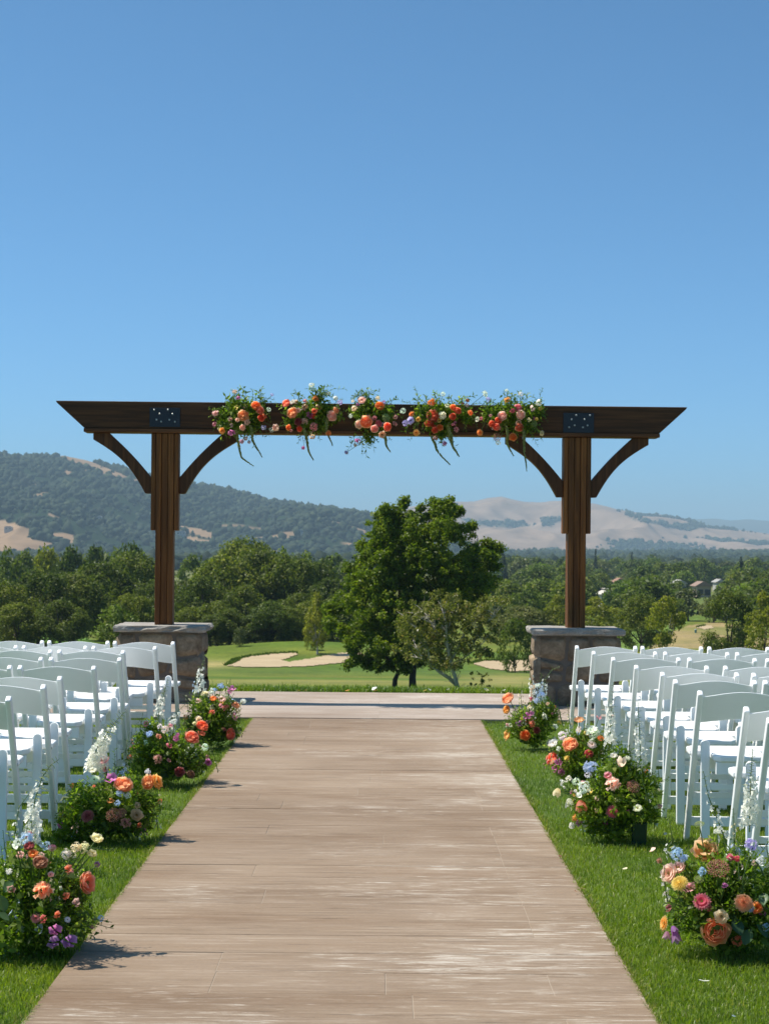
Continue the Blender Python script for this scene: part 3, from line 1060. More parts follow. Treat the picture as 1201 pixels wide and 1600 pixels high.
# ================================================================== FOLDING CHAIRS
def mat_white():
    n = NT('white_resin')
    f = n.noise(n.coord('Object'), 3, 5)
    n.color(n.mix(n.mapr(f, 0.3, 0.7, 0, 1), (0.90, 0.90, 0.895), (0.94, 0.94, 0.935)))
    n.rough(0.42)
    n.bump(n.noise(n.coord('Object'), 220, 2), 0.06, 0.001)
    return n.mat
M_white = mat_white()
M_pad = M_white

def bar_mb(path, w, d, mb=None):
    """flat bar along a path in the y,z plane: w across x, d across the path"""
    b = mb or MB()
    n = len(path)
    vs_, fs = [], []
    for i, (x, y, z) in enumerate(path):
        a = Vector(path[max(i - 1, 0)]); c = Vector(path[min(i + 1, n - 1)])
        t = (c - a).normalized()
        nr = Vector((0, -t.z, t.y))
        for sx, sd in ((-1, -1), (1, -1), (1, 1), (-1, 1)):
            vs_.append(Vector((x + sx * w / 2, y, z)) + nr * sd * d / 2)
    for i in range(n - 1):
        for k in range(4):
            k2 = (k + 1) % 4
            fs.append((i * 4 + k, i * 4 + k2, i * 4 + 4 + k2, i * 4 + 4 + k))
    fs.append((3, 2, 1, 0)); fs.append(tuple((n - 1) * 4 + k for k in range(4)))
    b.add(vs_, fs)
    return b

def round_plank(x, pts, w, d):
    """rear leg: a plank with a rounded upper end"""
    (y0, z0), (y1, z1) = pts
    t = Vector((0, y1 - y0, z1 - z0)); ln = t.length; t.normalize()
    nr = Vector((0, -t.z, t.y))
    h = w / 2
    prof = [(0, -h), (ln - h, -h)] + [(ln - h + math.sin(a) * h, -math.cos(a) * h) for a in np.linspace(.25, PI - .25, 9)] + [(ln - h, h), (0, h)]
    b = MB()
    n = len(prof)
    V = []
    for sx in (-1, 1):
        for (l, q) in prof:
            V.append(Vector((x + q, y0, z0)) + t * l + nr * sx * d / 2)
    F = [tuple(range(n)), tuple(range(2 * n - 1, n - 1, -1))] + [(i, i + n, (i + 1) % n + n, (i + 1) % n) for i in range(n)]
    b.add(V, F)
    return b

def make_chair():
    t = thing('folding_chair', 'x', 'chair', (0, 0, 0))
    top, foot = (-0.215, 0.785), (0.20, 0.0)
    def on(z):
        f = (top[1] - z) / (top[1] - foot[1])
        # slight kink at seat height, the back leaning less than the leg
        return top[0] + (foot[0] - top[0]) * f
    for s in (-1, 1):
        path = [(s * .207, on(z) + .012 * math.sin((z / .785) * PI), z) for z in (0.0, .15, .3, .45, .6, .7, .775)]
        b = bar_mb(path, 0.027, 0.042)
        b.build('front_leg', M_white, t, bevel=0.008, seg=3)
        round_plank(s * .158, ((-0.085, 0.0), (-0.060, 0.530)), 0.044, 0.026).build('rear_leg', M_white, t, bevel=0.004)
    # back panel, arched along the top and the bottom and bowed in plan
    n = 15
    V, F = [], []
    for i in range(n):
        u = -1 + 2 * i / (n - 1)
        x = u * .196
        arch = 0.026 * (math.cos(u * PI / 2) ** 1.3)
        bow = -0.018 * (1 - u * u)
        zt_, zb_ = 0.752 + arch, 0.622 + arch * .75
        for z, dy in ((zb_, -.007), (zt_, -.007), (zt_, .007), (zb_, .007)):
            V.append((x, on(z) + .006 + bow + dy, z))
    for i in range(n - 1):
        for k in range(4):
            k2 = (k + 1) % 4
            F.append((i * 4 + k, i * 4 + k2, i * 4 + 4 + k2, i * 4 + 4 + k))
    F.append((3, 2, 1, 0)); F.append(tuple((n - 1) * 4 + k for k in range(4)))
    b = MB(); b.add(V, F)
    b.build('back_panel', M_white, t, bevel=0.003)
    # seat
    out = [(-.145, -.165), (.145, -.165), (.180, -.13), (.184, .035), (.216, .06), (.216, .175), (.19, .205), (-.19, .205), (-.216, .175), (-.216, .06), (-.184, .035), (-.180, -.13)]
    out = [(x * (1 if abs(x) > .19 or y > .1 else .70), y) for x, y in out]
    m = len(out)
    b = MB()
    zs0 = lambda y: 0.432 + 0.035 * (y + .165)
    b.add([(x, y, zs0(y)) for x, y in out] + [(x, y, zs0(y) + .03) for x, y in out], [tuple(range(m - 1, -1, -1)), tuple(range(m, 2 * m))] + [(i, (i + 1) % m, (i + 1) % m + m, i + m) for i in range(m)])
    b.build('seat', M_white, t, bevel=0.008, seg=3)
    b = MB(); b.box(-.118, .118, -.150, -.128, .368, .4315); b.build('seat_apron', M_white, t, bevel=0.004)
    b = MB(); b.box(-.1345, .1345, .12, .142, .365, .4405); b.build('seat_apron', M_white, t, bevel=0.004)
    for z, hh in ((.13, .045), (.30, .03)):
        f = z / .52
        y = -0.085 + .025 * f
        b = MB(); b.box(-.1355, .1355, y - .009, y + .009, z - hh / 2, z + hh / 2)
        b.build('stretcher', M_white, t, bevel=0.003)
    for z, hh in ((.10, .045), (.24, .03)):
        y = on(z) + .012 * math.sin((z / .785) * PI)
        b = MB(); b.box(-.193, .193, y - .009, y + .009, z - hh / 2, z + hh / 2)
        b.build('stretcher', M_white, t, bevel=0.003)
    for s in (-1, 1):                                      # hinge bolts where seat, leg and post meet
        for (y, z) in ((on(.455) + .012, .455),):
            b = MB()
            x = s * (.2206 if y < .05 else .1802)
            b.tube([(x - s * .003, y, z), (x + s * .002, y, z), (x + s * .0035, y, z)], [.007, .007, .004], 8)
            b.build('hinge_bolt', M_bolt, t)
    return t
chair0 = make_chair()
chair_kids = kid_map(chair0)
ORD = ['front', 'second', 'third', 'fourth', 'fifth', 'sixth', 'seventh', 'eighth', 'ninth']
SEAT = ['aisle seat', 'second seat in', 'third seat in', 'fourth seat in']
rowsR = [(901.2, 1004.2), (926.2, 1012.7), (956, 1021.8), (994.9, 1034), (1035.2, 1044.5), (1057.3, 1055.9), (1094.8, 1072.9), (1167.5, 1097.3), (1203, 1114)]
rowsL = [(270.5, 998), (242.7, 1005.4), (193.7, 1011.4), (186.7, 1022.3), (146.6, 1035), (91.3, 1050.5), (65.2, 1063.3), (11.4, 1081)]
pitchR = [.465, .487, .492, .523, .50, .475, .49, .5, .5]
pitchL = [.468, .475, .472, .47, .475, .48, .48, .5]
used = False
crng = random.Random(2)
for side, rows_, pit in ((-1, rowsL, pitchL), (1, rowsR, pitchR)):
    for r, (px, py) in enumerate(rows_):
        p = at(px, py, 1.0)
        D = (0.785 - CAMH) / (p.z - CAMH)
        X0 = p.x * D + side * .207
        for k in range(4):
            X = X0 + side * pit[r] * k
            inner = px_of(X - side * .22, D, .78)[0]
            if not (-12 < inner < 1213):
                break
            o = chair0 if not used else copy_tree(chair0, chair_kids)
            used = True
            o.location = (X + crng.uniform(-.004, .004), D + .215 + crng.uniform(-.012, .012) * (k > 0), -0.018)
            o.rotation_euler = (0, 0, rad(crng.uniform(-1.6, 1.6)))
            row = '%s row' % ORD[r]
            o['label'] = 'white folding chair %s of the aisle, %s of its %s' % ('left' if side < 0 else 'right', SEAT[k], row)
            o['group'] = 'white folding chairs left of the aisle' if side < 0 else 'white folding chairs right of the aisle'

# ================================================================== TREES
M_oak = mat_leaf('oak_leaves', [(0, (0.048, 0.072, 0.011)), (0.5, (0.108, 0.148, 0.022)), (0.85, (0.17, 0.205, 0.036)), (1, (0.24, 0.25, 0.07))], 0.3, 0.5, 0.34)
M_deepoak = mat_leaf('live_oak_leaves', [(0, (0.042, 0.064, 0.010)), (0.5, (0.108, 0.138, 0.022)), (0.85, (0.18, 0.20, 0.038)), (1, (0.25, 0.25, 0.07))], 0.32, 0.5, 0.36)
M_yellow = mat_leaf('yellowish_leaves', [(0, (0.11, 0.13, 0.012)), (0.5, (0.22, 0.23, 0.024)), (1, (0.36, 0.33, 0.06))], 0.35, 0.45, 0.15)
M_lime = mat_leaf('bright_green_leaves', [(0, (0.060, 0.100, 0.014)), (0.5, (0.11, 0.165, 0.024)), (1, (0.18, 0.22, 0.05))], 0.32, 0.5, 0.18)
M_olive = mat_leaf('olive_grey_leaves', [(0, (0.058, 0.075, 0.022)), (0.5, (0.11, 0.13, 0.040)), (1, (0.20, 0.20, 0.08))], 0.25, 0.5, 0.2)
M_conifer = mat_leaf('conifer_needles', [(0, (0.010, 0.024, 0.012)), (0.5, (0.020, 0.042, 0.020)), (1, (0.045, 0.065, 0.03))], 0.1, 0.6, 0.2)
M_sparse = mat_leaf('thin_bronze_leaves', [(0, (0.085, 0.095, 0.020)), (0.45, (0.170, 0.180, 0.042)), (0.8, (0.27, 0.26, 0.075)), (1, (0.34, 0.24, 0.10))], 0.3, 0.35, 0)
M_hero = mat_leaf('dark_green_leaves', [(0, (0.048, 0.078, 0.006)), (0.5, (0.125, 0.175, 0.013)), (0.85, (0.21, 0.25, 0.024)), (1, (0.29, 0.31, 0.045))], 0.40, 0.42, 0)
def mat_bark(name, a, b_):
    n = NT(name)
    f = n.noise(n.coord('Object', (6, 6, 1.2)), 1.5, 7, 0.65, 0.5)
    n.color(n.ramp(f, [(0.3, a), (0.7, b_)]))
    n.rough(0.9)
    n.bump(f, 0.8, 0.03)
    return n.mat
M_bark = mat_bark('dark_bark', (0.030, 0.022, 0.016), (0.085, 0.066, 0.050))
M_pale = mat_bark('pale_bark', (0.26, 0.23, 0.19), (0.50, 0.46, 0.40))

def leaf_cloud(clumps, count, size, seed, flat=0.55, asp=0.55, updir=0.35, inner=0.55):
    rng = np.random.default_rng(seed)
    cl = np.array(clumps, float)
    wgt = cl[:, 3] ** 2
    per = rng.choice(len(cl), count, p=wgt / wgt.sum())
    d = rng.normal(0, 1, (count, 3)); d /= np.linalg.norm(d, axis=1)[:, None]
    r = cl[per, 3] * (inner + (1 - inner) * rng.random(count) ** 0.6) * (1 + rng.normal(0, .10, count))
    P = cl[per, :3] + d * r[:, None] * np.array([1, 1, 0.85])
    N = d * 0.7 + rng.normal(0, flat, (count, 3)); N[:, 2] += updir
    N /= np.linalg.norm(N, axis=1)[:, None]
    A = np.cross(N, rng.normal(0, 1, (count, 3))); A /= np.linalg.norm(A, axis=1)[:, None]
    B = np.cross(N, A)
    s = size * rng.uniform(.6, 1.35, count)[:, None]
    bend = N * s * 0.18
    V = np.stack([P - A * s * .5 - bend, P - B * s * .5 * asp + bend * .3, P + A * s * .5 - bend, P + B * s * .5 * asp + bend * .3], 1)
    F = np.arange(count * 4).reshape(-1, 4)
    ct = rng.normal(0, .10, len(cl))
    tone = np.clip(rng.beta(2, 2.4, count) + ct[per], 0, 1)
    return V.reshape(-1, 3), F, np.repeat(tone, 4)

def crown_clumps(seed, w, z0, z1, n, r0, r1, shape='round'):
    rng = np.random.default_rng(seed)
    out = []
    h = z1 - z0
    for i in range(n):
        a = rng.uniform(0, 2 * PI)
        if shape == 'cone':
            f = rng.random() ** 0.8
            rr = (1 - f) * w / 2 * rng.uniform(.5, .95) + .02
            z = z0 + f * h
            r = r0 + (r1 - r0) * (1 - f)
        else:
            u = rng.uniform(-1.0, 1.0)
            f = (u + 1) / 2
            pr = (math.sqrt(max(0, 1 - u * u)) if u > -.1 else math.sqrt(max(0, 1 - (u + .1) ** 4))) if shape == 'round' else math.sin(PI * min(1, (f * .92 + .06)) ** .75)
            r = rng.uniform(r0, r1)
            rr = max(0, pr * w / 2 - r * .7) * rng.uniform(.75, 1.05)
            z = z0 + r * .6 + f * (h - r * 1.3)
        out.append((rr * math.cos(a), rr * math.sin(a), z, r))
    return out

def trunk_mb(clumps, z_fork, r, seed, limbs=7, lean=0.0):
    rng = random.Random(seed)
    b = MB()
    f = Vector((lean, rng.uniform(-.1, .1), z_fork))
    b.tube([(0, 0, -0.4), (0, 0, 0.05), (lean * .4, 0, z_fork * .5), tuple(f)], [r * 1.5, r * 1.15, r * .9, r * .75], 8)
    for c in rng.sample(clumps, min(limbs, len(clumps))):
        e = Vector(c[:3])
        m = f.lerp(e, .5) + Vector((rng.uniform(-.3, .3), rng.uniform(-.3, .3), rng.uniform(0, .4)))
        b.tube([tuple(f), tuple(m), tuple(e)], [r * .55, r * .32, r * .08], 5)
    return b

KINDS = {}
def kind(name, seed, H, W, base, n, r0, r1, leaves, leaf, shape='round', trunk_r=0.2, **k):
    cl = crown_clumps(seed, W, H * base, H, n, r0, r1, shape)
    V, F, T_ = leaf_cloud(cl, leaves, leaf, seed + 1, **k)
    me = np_mesh(name, V, F, M_oak, T_)
    tr = trunk_mb(cl, H * max(.12, base * .9), trunk_r, seed, 6).mesh('trunk', M_bark, smooth=True)
    KINDS.setdefault(name, []).append((me, tr, H, W))
for i in range(4):
    kind('oak', 100 + i * 7, 9, 8.5, .05, 58, .7, 1.45, 8500, .34, 'round', .28, inner=.45)
for i in range(2):
    kind('tall', 140 + i * 7, 9, 5.6, .08, 40, .6, 1.15, 3800, .34, 'egg', .2)
for i in range(2):
    kind('young', 160 + i * 5, 6, 4.6, .20, 34, .42, .78, 2600, .26, 'egg', .09)
for i in range(2):
    kind('shrub', 180 + i * 5, 3, 3.6, .0, 30, .35, .7, 2400, .20, 'round', .05)
for i in range(4):
    kind('far', 200 + i * 7, 9, 8.5, .02, 30, .9, 1.8, 1500, .75, 'round', .25)
for i in range(2):
    kind('cone', 240 + i * 5, 12, 4.6, .04, 60, .25, .9, 1500, .55, 'cone', .2)

trng = random.Random(8)
def nth(k):
    w_ = 'first second third fourth fifth sixth seventh eighth ninth tenth eleventh twelfth thirteenth fourteenth fifteenth sixteenth seventeenth eighteenth nineteenth'.split()
    if k < 20: return w_[k - 1]
    tens = {2: 'twenti', 3: 'thirti', 4: 'forti', 5: 'fifti', 6: 'sixti', 7: 'seventi', 8: 'eighti'}
    return tens[k // 10] + 'eth' if k % 10 == 0 else tens[k // 10][:-1] + 'y-' + w_[k % 10 - 1]
RANKED = []

def place(name, px, ytop, d, wpx, mat, label, group=None, kname='tree', bark=None, var=None, cat='tree', sink=0.0):
    g = at(px, VPY, d)
    X = g.x
    z0 = terr(X, d) - sink
    top = at(px, ytop, d).z
    me, tr, H, W = KINDS[name][trng.randrange(len(KINDS[name])) if var is None else var]
    h = max(1.5, top - z0)
    sz, sx = h / H, wpx * d / FPX / W
    o = thing(kname, label, cat, (X, d, z0), trng.uniform(0, 6.28), group)
    o.scale = (sx, sx, sz)
    c = link('crown', me, o)
    c.material_slots[0].link = 'OBJECT'
    c.material_slots[0].material = mat
    t = link('trunk', tr, o)
    if bark:
        t.material_slots[0].link = 'OBJECT'
        t.material_slots[0].material = bark
    return o

G1 = 'dark oaks of the grove behind the left pier'
L1 = 'dark green oak standing in the dense grove beyond the fairway'
for (px, yt, d, wp) in [(8, 905, 168, 95), (62, 886, 172, 95), (112, 892, 176, 110), (160, 872, 186, 110), (208, 858, 196, 110), (318, 898, 172, 90), (352, 862, 188, 110),
                        (405, 852, 192, 105), (452, 862, 190, 100), (492, 872, 196, 90), (520, 900, 186, 80), (340, 936, 166, 70), (300, 946, 168, 60), (30, 940, 164, 75), (95, 936, 164, 80), (205, 925, 170, 70),
                        (470, 925, 176, 80), (385, 912, 174, 85), (250, 900, 184, 80), (445, 945, 164, 70), (360, 950, 163, 66), (490, 935, 168, 70), (535, 925, 172, 80), (330, 960, 162, 56), (400, 958, 163, 60), (-40, 900, 172, 100), (-90, 890, 180, 110)]:
    d *= .89
    RANKED.append((place('oak', px, yt, d, wp * 1.15, M_deepoak, L1, G1, 'oak_tree'), px, 'dark oak, %s from the left in the front rank of the grove' if d < 157.6 else 'dark oak, %s from the left in the rear rank of the grove'))
place('oak', 384, 836, 204, 130, M_deepoak, 'tallest round dark oak of the grove between left post and centre tree', G1, 'oak_tree', var=1)
place('oak', 295, 905, 160, 95, M_olive, 'olive toned oak with pale flecked leaves just right of the left post', G1, 'oak_tree', var=2)
place('oak', 425, 938, 145, 78, M_oak, 'low mid green oak at the dark grove front above the left bunker', G1, 'oak_tree', var=0)
place('shrub', 188, 942, 150, 84, M_lime, 'bright yellow green bush behind the left chairs and pier', 'light bushes by the left pier', 'round_bush', cat='bush')
place('shrub', 236, 948, 152, 60, M_lime, 'bright green bush directly behind the left post foot', 'light bushes by the left pier', 'round_bush', cat='bush')
place('shrub', 376, 1000, 139, 24, M_olive, 'tiny grey green bush alone on the fairway edge right of the left pier', None, 'small_bush', cat='bush')
place('tall', 497, 925, 134, 46, M_yellow, 'slim yellow green tree with a pale trunk left of the big centre tree', None, 'slender_tree', M_pale)
place('shrub', 487, 990, 136, 22, M_yellow, 'small dry yellow bush beside the slim pale trunked tree', None, 'small_bush', cat='bush')
G2 = 'hazy trees behind the dark grove'
for px, yt, d, wp in [(-30, 856, 260, 70), (12, 855, 250, 60), (40, 858, 300, 50), (72, 850, 240, 56), (112, 851, 250, 60), (150, 850, 260, 64), (205, 842, 245, 56), (182, 856, 300, 60), (300, 862, 300, 60), (335, 868, 330, 60), (440, 856, 280, 60), (480, 862, 300, 60), (520, 864, 320, 70), (545, 872, 300, 60), (425, 866, 340, 60)]:
    RANKED.append((place('far', px, yt, d, wp, M_yellow if px == 72 else M_oak, 'x', G2, 'grove_tree'), px, 'hazy green tree top showing above the dark grove, %s from the left'))

# right hand trees on the course, each told apart
R = [('oak', 812, 945, 172, 110, M_olive, 'wide olive green oak directly behind the thin bronze tree', None),
     ('shrub', 806, 963, 118, 62, M_oak, 'small dark tree standing above the right bunker near the right pier', None),
     ('young', 872, 928, 172, 62, M_yellow, 'yellow green young tree just left of the right post', None),
     ('young', 930, 932, 170, 76, M_yellow, 'yellow green young tree just right of the right post', None),
     ('young', 960, 945, 176, 55, M_yellow, 'sparser yellow green tree leaning against the dark oak right of the right post', None),
     ('oak', 1002, 926, 150, 78, M_deepoak, 'dark round oak casting a shadow on the green behind the right chairs', None),
     ('young', 1042, 920, 132, 68, M_yellow, 'bushy yellow leaved tree with a white trunk behind the right chairs', M_pale),
     ('oak', 1140, 918, 128, 92, M_deepoak, 'wide dark oak with a bare trunk at the far right', None),
     ('young', 1192, 922, 118, 64, M_yellow, 'yellow leaved tree cut by the right edge of the photo', None),
     ('far', 1010, 900, 300, 62, M_lime, 'bright green dome shaped tree in the middle of the right hand valley', None),
     ('far', 962, 905, 290, 46, M_lime, 'smaller bright green tree left of the bright dome shaped tree', None),
     ('far', 1165, 900, 270, 110, M_olive, 'broad pale olive tree behind the far right oak', None),
     ('far', 1075, 918, 270, 66, M_olive, 'loose grey green willow like tree behind the white trunked tree', None),
     ('far', 1115, 930, 260, 56, M_olive, 'low grey green tree between the white trunked tree and the far right oak', None),
     ('cone', 745, 838, 520, 18, M_conifer, 'dark conifer just right of the big centre tree', None),
     ('cone', 785, 852, 560, 20, M_conifer, 'pointed dark conifer in the valley between centre tree and right post', None),
     ('cone', 930, 858, 700, 14, M_conifer, 'small pointed conifer in the valley right of the right post', None)]
for k, px, yt, d, wp, m, lab, bark in R:
    place(k, px, yt, d, wp, m, lab, None, {'oak': 'oak_tree', 'young': 'young_tree', 'shrub': 'small_tree', 'far': 'valley_tree', 'cone': 'conifer'}[k], bark)

HOUSES = [(1060, 907, 15, 470, 'white'), (1095, 914, 22, 430, 'pink'), (968, 905, 20, 520, 'terracotta'), (945, 931, 14, 330, 'pale'), (1122, 906, 12, 520, 'white'), (768, 893, 20, 420, 'pale')]
# the wooded valley
G3 = 'trees filling the valley on the right'
n = 0
spots = []
vr = random.Random(21)
for it in range(2600):
    d = vr.choice([vr.uniform(215, 330), vr.uniform(330, 560), vr.uniform(560, 1000)])
    px = vr.uniform(740, 1260) if vr.random() < .9 else vr.uniform(-60, 580)
    if px < 600 and d < 330: continue
    if 560 < px < 740 and d < 300: continue
    X = (px - VPX) * d / FPX
    if d < 330 and (in_poly(np.array([px]), np.array([px_of(X, d, terr(X, d))[1]]), [(1050, 1000), (1060, 950), (1130, 950), (1180, 1000)])[0]): continue
    h = vr.uniform(4.0, 6.5) if d < 330 else vr.uniform(5, 8.5) if d < 560 else vr.uniform(6.5, 10.5)
    yt = px_of(X, d, terr(X, d) + h)[1]
    wp = vr.uniform(.8, 1.25) * h * FPX / d
    if any(d < H[3] and abs(px - H[0]) < H[2] * .6 + wp * .42 and yt < H[1] - 5 for H in HOUSES): continue
    if any((px - a) ** 2 / (wp * .55) ** 2 + ((d - b_) / (h * 1.1)) ** 2 < 1 for a, b_ in spots): continue
    spots.append((px, d))
    r = vr.random()
    m = M_oak if r < .42 else M_deepoak if r < .68 else M_olive if r < .84 else M_lime
    if r > .965:
        RANKED.append((place('cone', px, yt - h * .25 * FPX / d, d, wp * .45, M_conifer, 'x', G3, 'conifer'), px, 'dark pointed conifer among the rounded valley trees, %s from the left'))
    else:
        lab = {M_oak.name: 'mid green rounded tree in the valley beyond the golf course', M_deepoak.name: 'dark green rounded tree in the valley beyond the golf course',
               M_olive.name: 'olive grey rounded tree in the valley beyond the golf course', M_lime.name: 'bright green rounded tree in the valley beyond the golf course'}.get(m.name)
        belt = 'nearest' if d < 330 else 'middle' if d < 560 else 'farthest'
        if px > 600:
            RANKED.append((place('far', px, yt, d, wp, m, lab or 'x', G3, 'valley_tree'), px, lab.split(' tree')[0] + ' tree, %s of its colour from the left in the valley\'s ' + belt + ' belt'))
        else:
            RANKED.append((place('far', px, yt, d, wp, m, lab or 'x', G2, 'valley_tree'), px, lab.split(' tree')[0] + ' tree behind the dark grove, %s of its colour from the left'))
    n += 1
    if n >= 235: break

for ph in sorted(set(r[2] for r in RANKED)):
    for k, (o, px, _) in enumerate(sorted((r for r in RANKED if r[2] == ph), key=lambda r: r[1])):
        o['label'] = ph % nth(k + 1)

# ------------------------------------------------------------------ the big centre tree
HD = 75.0
def hero():
    base = at(645, 1076, HD)
    base.z = terr(base.x, HD)
    t = thing('broadleaf_tree', 'big dark green leafy tree with two trunks at the centre of the fairway', 'tree', base)
    rng = random.Random(4)
    cl = []
    for (x, y, r) in [(618, 803, 20), (606, 818, 22), (598, 828, 28), (640, 826, 30), (672, 812, 24), (690, 800, 22), (700, 822, 32), (726, 842, 26), (590, 858, 38), (640, 862, 42), (690, 862, 42), (732, 878, 32), (766, 862, 14), (770, 880, 14),
                      (756, 898, 28), (572, 896, 34), (620, 905, 42), (672, 912, 44), (722, 920, 38), (545, 930, 26), (580, 945, 38), (630, 955, 42), (688, 958, 34), (522, 955, 14), (514, 972, 14), (532, 985, 18), (560, 982, 28), (600, 995, 32), (640, 1000, 28), (555, 1012, 17),
                      (585, 1026, 17), (547, 1036, 9), (575, 1040, 7), (612, 1032, 15), (735, 945, 22), (745, 925, 18), (630, 786, 10), (700, 787, 12), (684, 789, 8), (738, 862, 14), (650, 845, 30), (560, 915, 20), (700, 890, 36), (655, 885, 46), (640, 930, 46), (605, 880, 40), (660, 965, 40), (610, 970, 40), (570, 960, 34), (625, 845, 34), (665, 835, 30), (700, 930, 40), (735, 905, 34), (590, 915, 40), (625, 1005, 26), (650, 985, 34), (590, 1005, 26), (680, 985, 28), (600, 1022, 24), (572, 1034, 14), (626, 1026, 20), (645, 1022, 20), (556, 1030, 12), (610, 1040, 14), (590, 1045, 10), (632, 1042, 12), (655, 1035, 14), (670, 1015, 20)]:
        dd = HD + rng.uniform(-1.5, 1.5)
        p = at(x, y, dd) - base
        r *= .9
        cl.append((p.x, p.y, p.z, r * HD / FPX))
        if r > 24:
            for k in (-1, 1):
                q = at(x + rng.uniform(-8, 8), y + rng.uniform(-4, 12), HD + k * rng.uniform(1.2, 2.1)) - base
                cl.append((q.x, q.y, q.z, r * .85 * HD / FPX))
    for k in range(90):                                   # shoots standing out of the outline
        c = rng.choice(cl[:60]); a = rng.uniform(0, 6.28)
        q = c[3] * rng.uniform(.8, 1.02)
        cl.append((c[0] + q * math.cos(a), c[1] + rng.uniform(-.5, .5), c[2] + q * math.sin(a) * .9 + .1, rng.uniform(.10, .24)))
    # break every clump into sprigs so that the outline stays ragged
    fine = []
    for (x, y, z, r) in cl:
        for k in range(int(7 + r * 13)):
            a, u = rng.uniform(0, 6.28), rng.uniform(-1, 1)
            q = r * rng.uniform(.35, 1.04)
            s = math.sqrt(1 - u * u)
            fine.append((x + q * s * math.cos(a), y + q * s * math.sin(a), z + q * u * .95, rng.uniform(.13, .30)))
    V, F, T_ = leaf_cloud(fine, 125000, .118, 9, 0.6, .6, .35, .2)
    link('crown', np_mesh('crown', V, F, M_hero, T_), t)
    def P(x, y, dy=0.0):
        return tuple(at(x, y, HD + dy) - base)
    b = MB()
    b.tube([P(645, 1082), P(644, 1060), P(646, 1040), P(640, 1015), P(632, 985), P(625, 940), P(620, 880)], [.17, .14, .13, .12, .1, .08, .03], 9)
    for e in ((600, 960), (580, 920), (650, 930), (560, 1000), (600, 1020)):
        b.tube([P(640, 1015), P((640 + e[0]) / 2, (1010 + e[1]) / 2 - 6, rng.uniform(-.6, .6)), P(e[0], e[1], rng.uniform(-1, 1))], [.08, .05, .02], 6)
    b.build('trunk', M_bark, t, smooth=True)
    b = MB()
    b.tube([P(616, 1082, .3), P(617, 1062, .3), P(622, 1050, .2), P(612, 1036, .2), P(598, 1020, 0), P(575, 1000, -.3)], [.12, .10, .09, .07, .05, .02], 8)
    b.tube([P(622, 1050, .2), P(634, 1020, .1), P(655, 985, .4), P(690, 930, .8), P(700, 860, .6)], [.08, .08, .07, .05, .02], 7)
    b.build('trunk', M_bark, t, smooth=True)
hero()

# ------------------------------------------------------------------ the thin bronze tree in front of it
def bronze():
    D = 68.0
    base = at(716, 1085, D)
    base.z = terr(base.x, D)
    t = thing('open_branched_tree', 'thin bronze leaved tree with pale bare branches before the big centre tree', 'tree', base)
    rng = random.Random(14)
    def P(x, y, dy=0.0):
        return Vector(at(x, y, D + dy) - base)
    b = MB()
    tips = []
    limbs = [[(718, 1086), (711, 1060), (704, 1035), (698, 1005), (697, 975), (690, 950)], [(712, 1066), (690, 1052), (672, 1040), (655, 1020), (645, 1000)], [(704, 1035), (716, 1010), (728, 985), (742, 960), (752, 945)],
             [(698, 1010), (680, 985), (668, 965), (660, 950)], [(716, 1075), (700, 1060), (684, 1050), (664, 1030), (640, 1025)], [(728, 985), (745, 980), (762, 970), (775, 962)], [(704, 1038), (722, 1030), (742, 1015), (760, 1000)], [(698, 985), (710, 960), (718, 945)], [(672, 1040), (668, 1010), (655, 985), (635, 970)], [(697, 985), (676, 975), (650, 962)]]
    for li, l in enumerate(limbs):
        dy = rng.uniform(-.9, .9)
        pts = [P(x, y, dy * i / len(l)) for i, (x, y) in enumerate(l)]
        r0 = (.085, .06, .05, .04, .055, .03, .035, .03, .035, .03)[li]
        b.tube(pts, [r0 * (1 - .75 * i / (len(l) - 1)) for i in range(len(l))], 6)
        for i in range(1, len(pts)):
            for k in range(5):
                s = pts[i - 1].lerp(pts[i], rng.random())
                e = s + Vector((rng.uniform(-.55, .55), rng.uniform(-.7, .7), rng.uniform(.1, .65)))
                b.tube([s, s.lerp(e, .5) + Vector((0, 0, .06)), e], [.014, .010, .005], 4, cap=False)
                if i > 1 or li in (3, 5, 6, 7):
                    tips.append((e.x, e.y, e.z, rng.uniform(.14, .26)))
    for k in range(190):
        x, y = rng.uniform(622, 782), rng.uniform(938, 1045)
        if ((x - 700) / 84) ** 2 + ((y - 992) / 54) ** 2 > 1: continue
        p = P(x, y, rng.uniform(-1.5, 1.5))
        tips.append((p.x, p.y, p.z, rng.uniform(.10, .24)))
    for k in range(14):
        p = P(rng.uniform(735, 765), rng.uniform(1050, 1072), rng.uniform(-.3, .5))
        tips.append((p.x, p.y, p.z, .09))
    b.build('trunk', M_pale, t, smooth=True)
    V, F, T_ = leaf_cloud(tips, 13000, .105, 19, .8, .55, .2, .1)
    link('crown', np_mesh('crown', V, F, M_sparse, T_), t)
bronze()

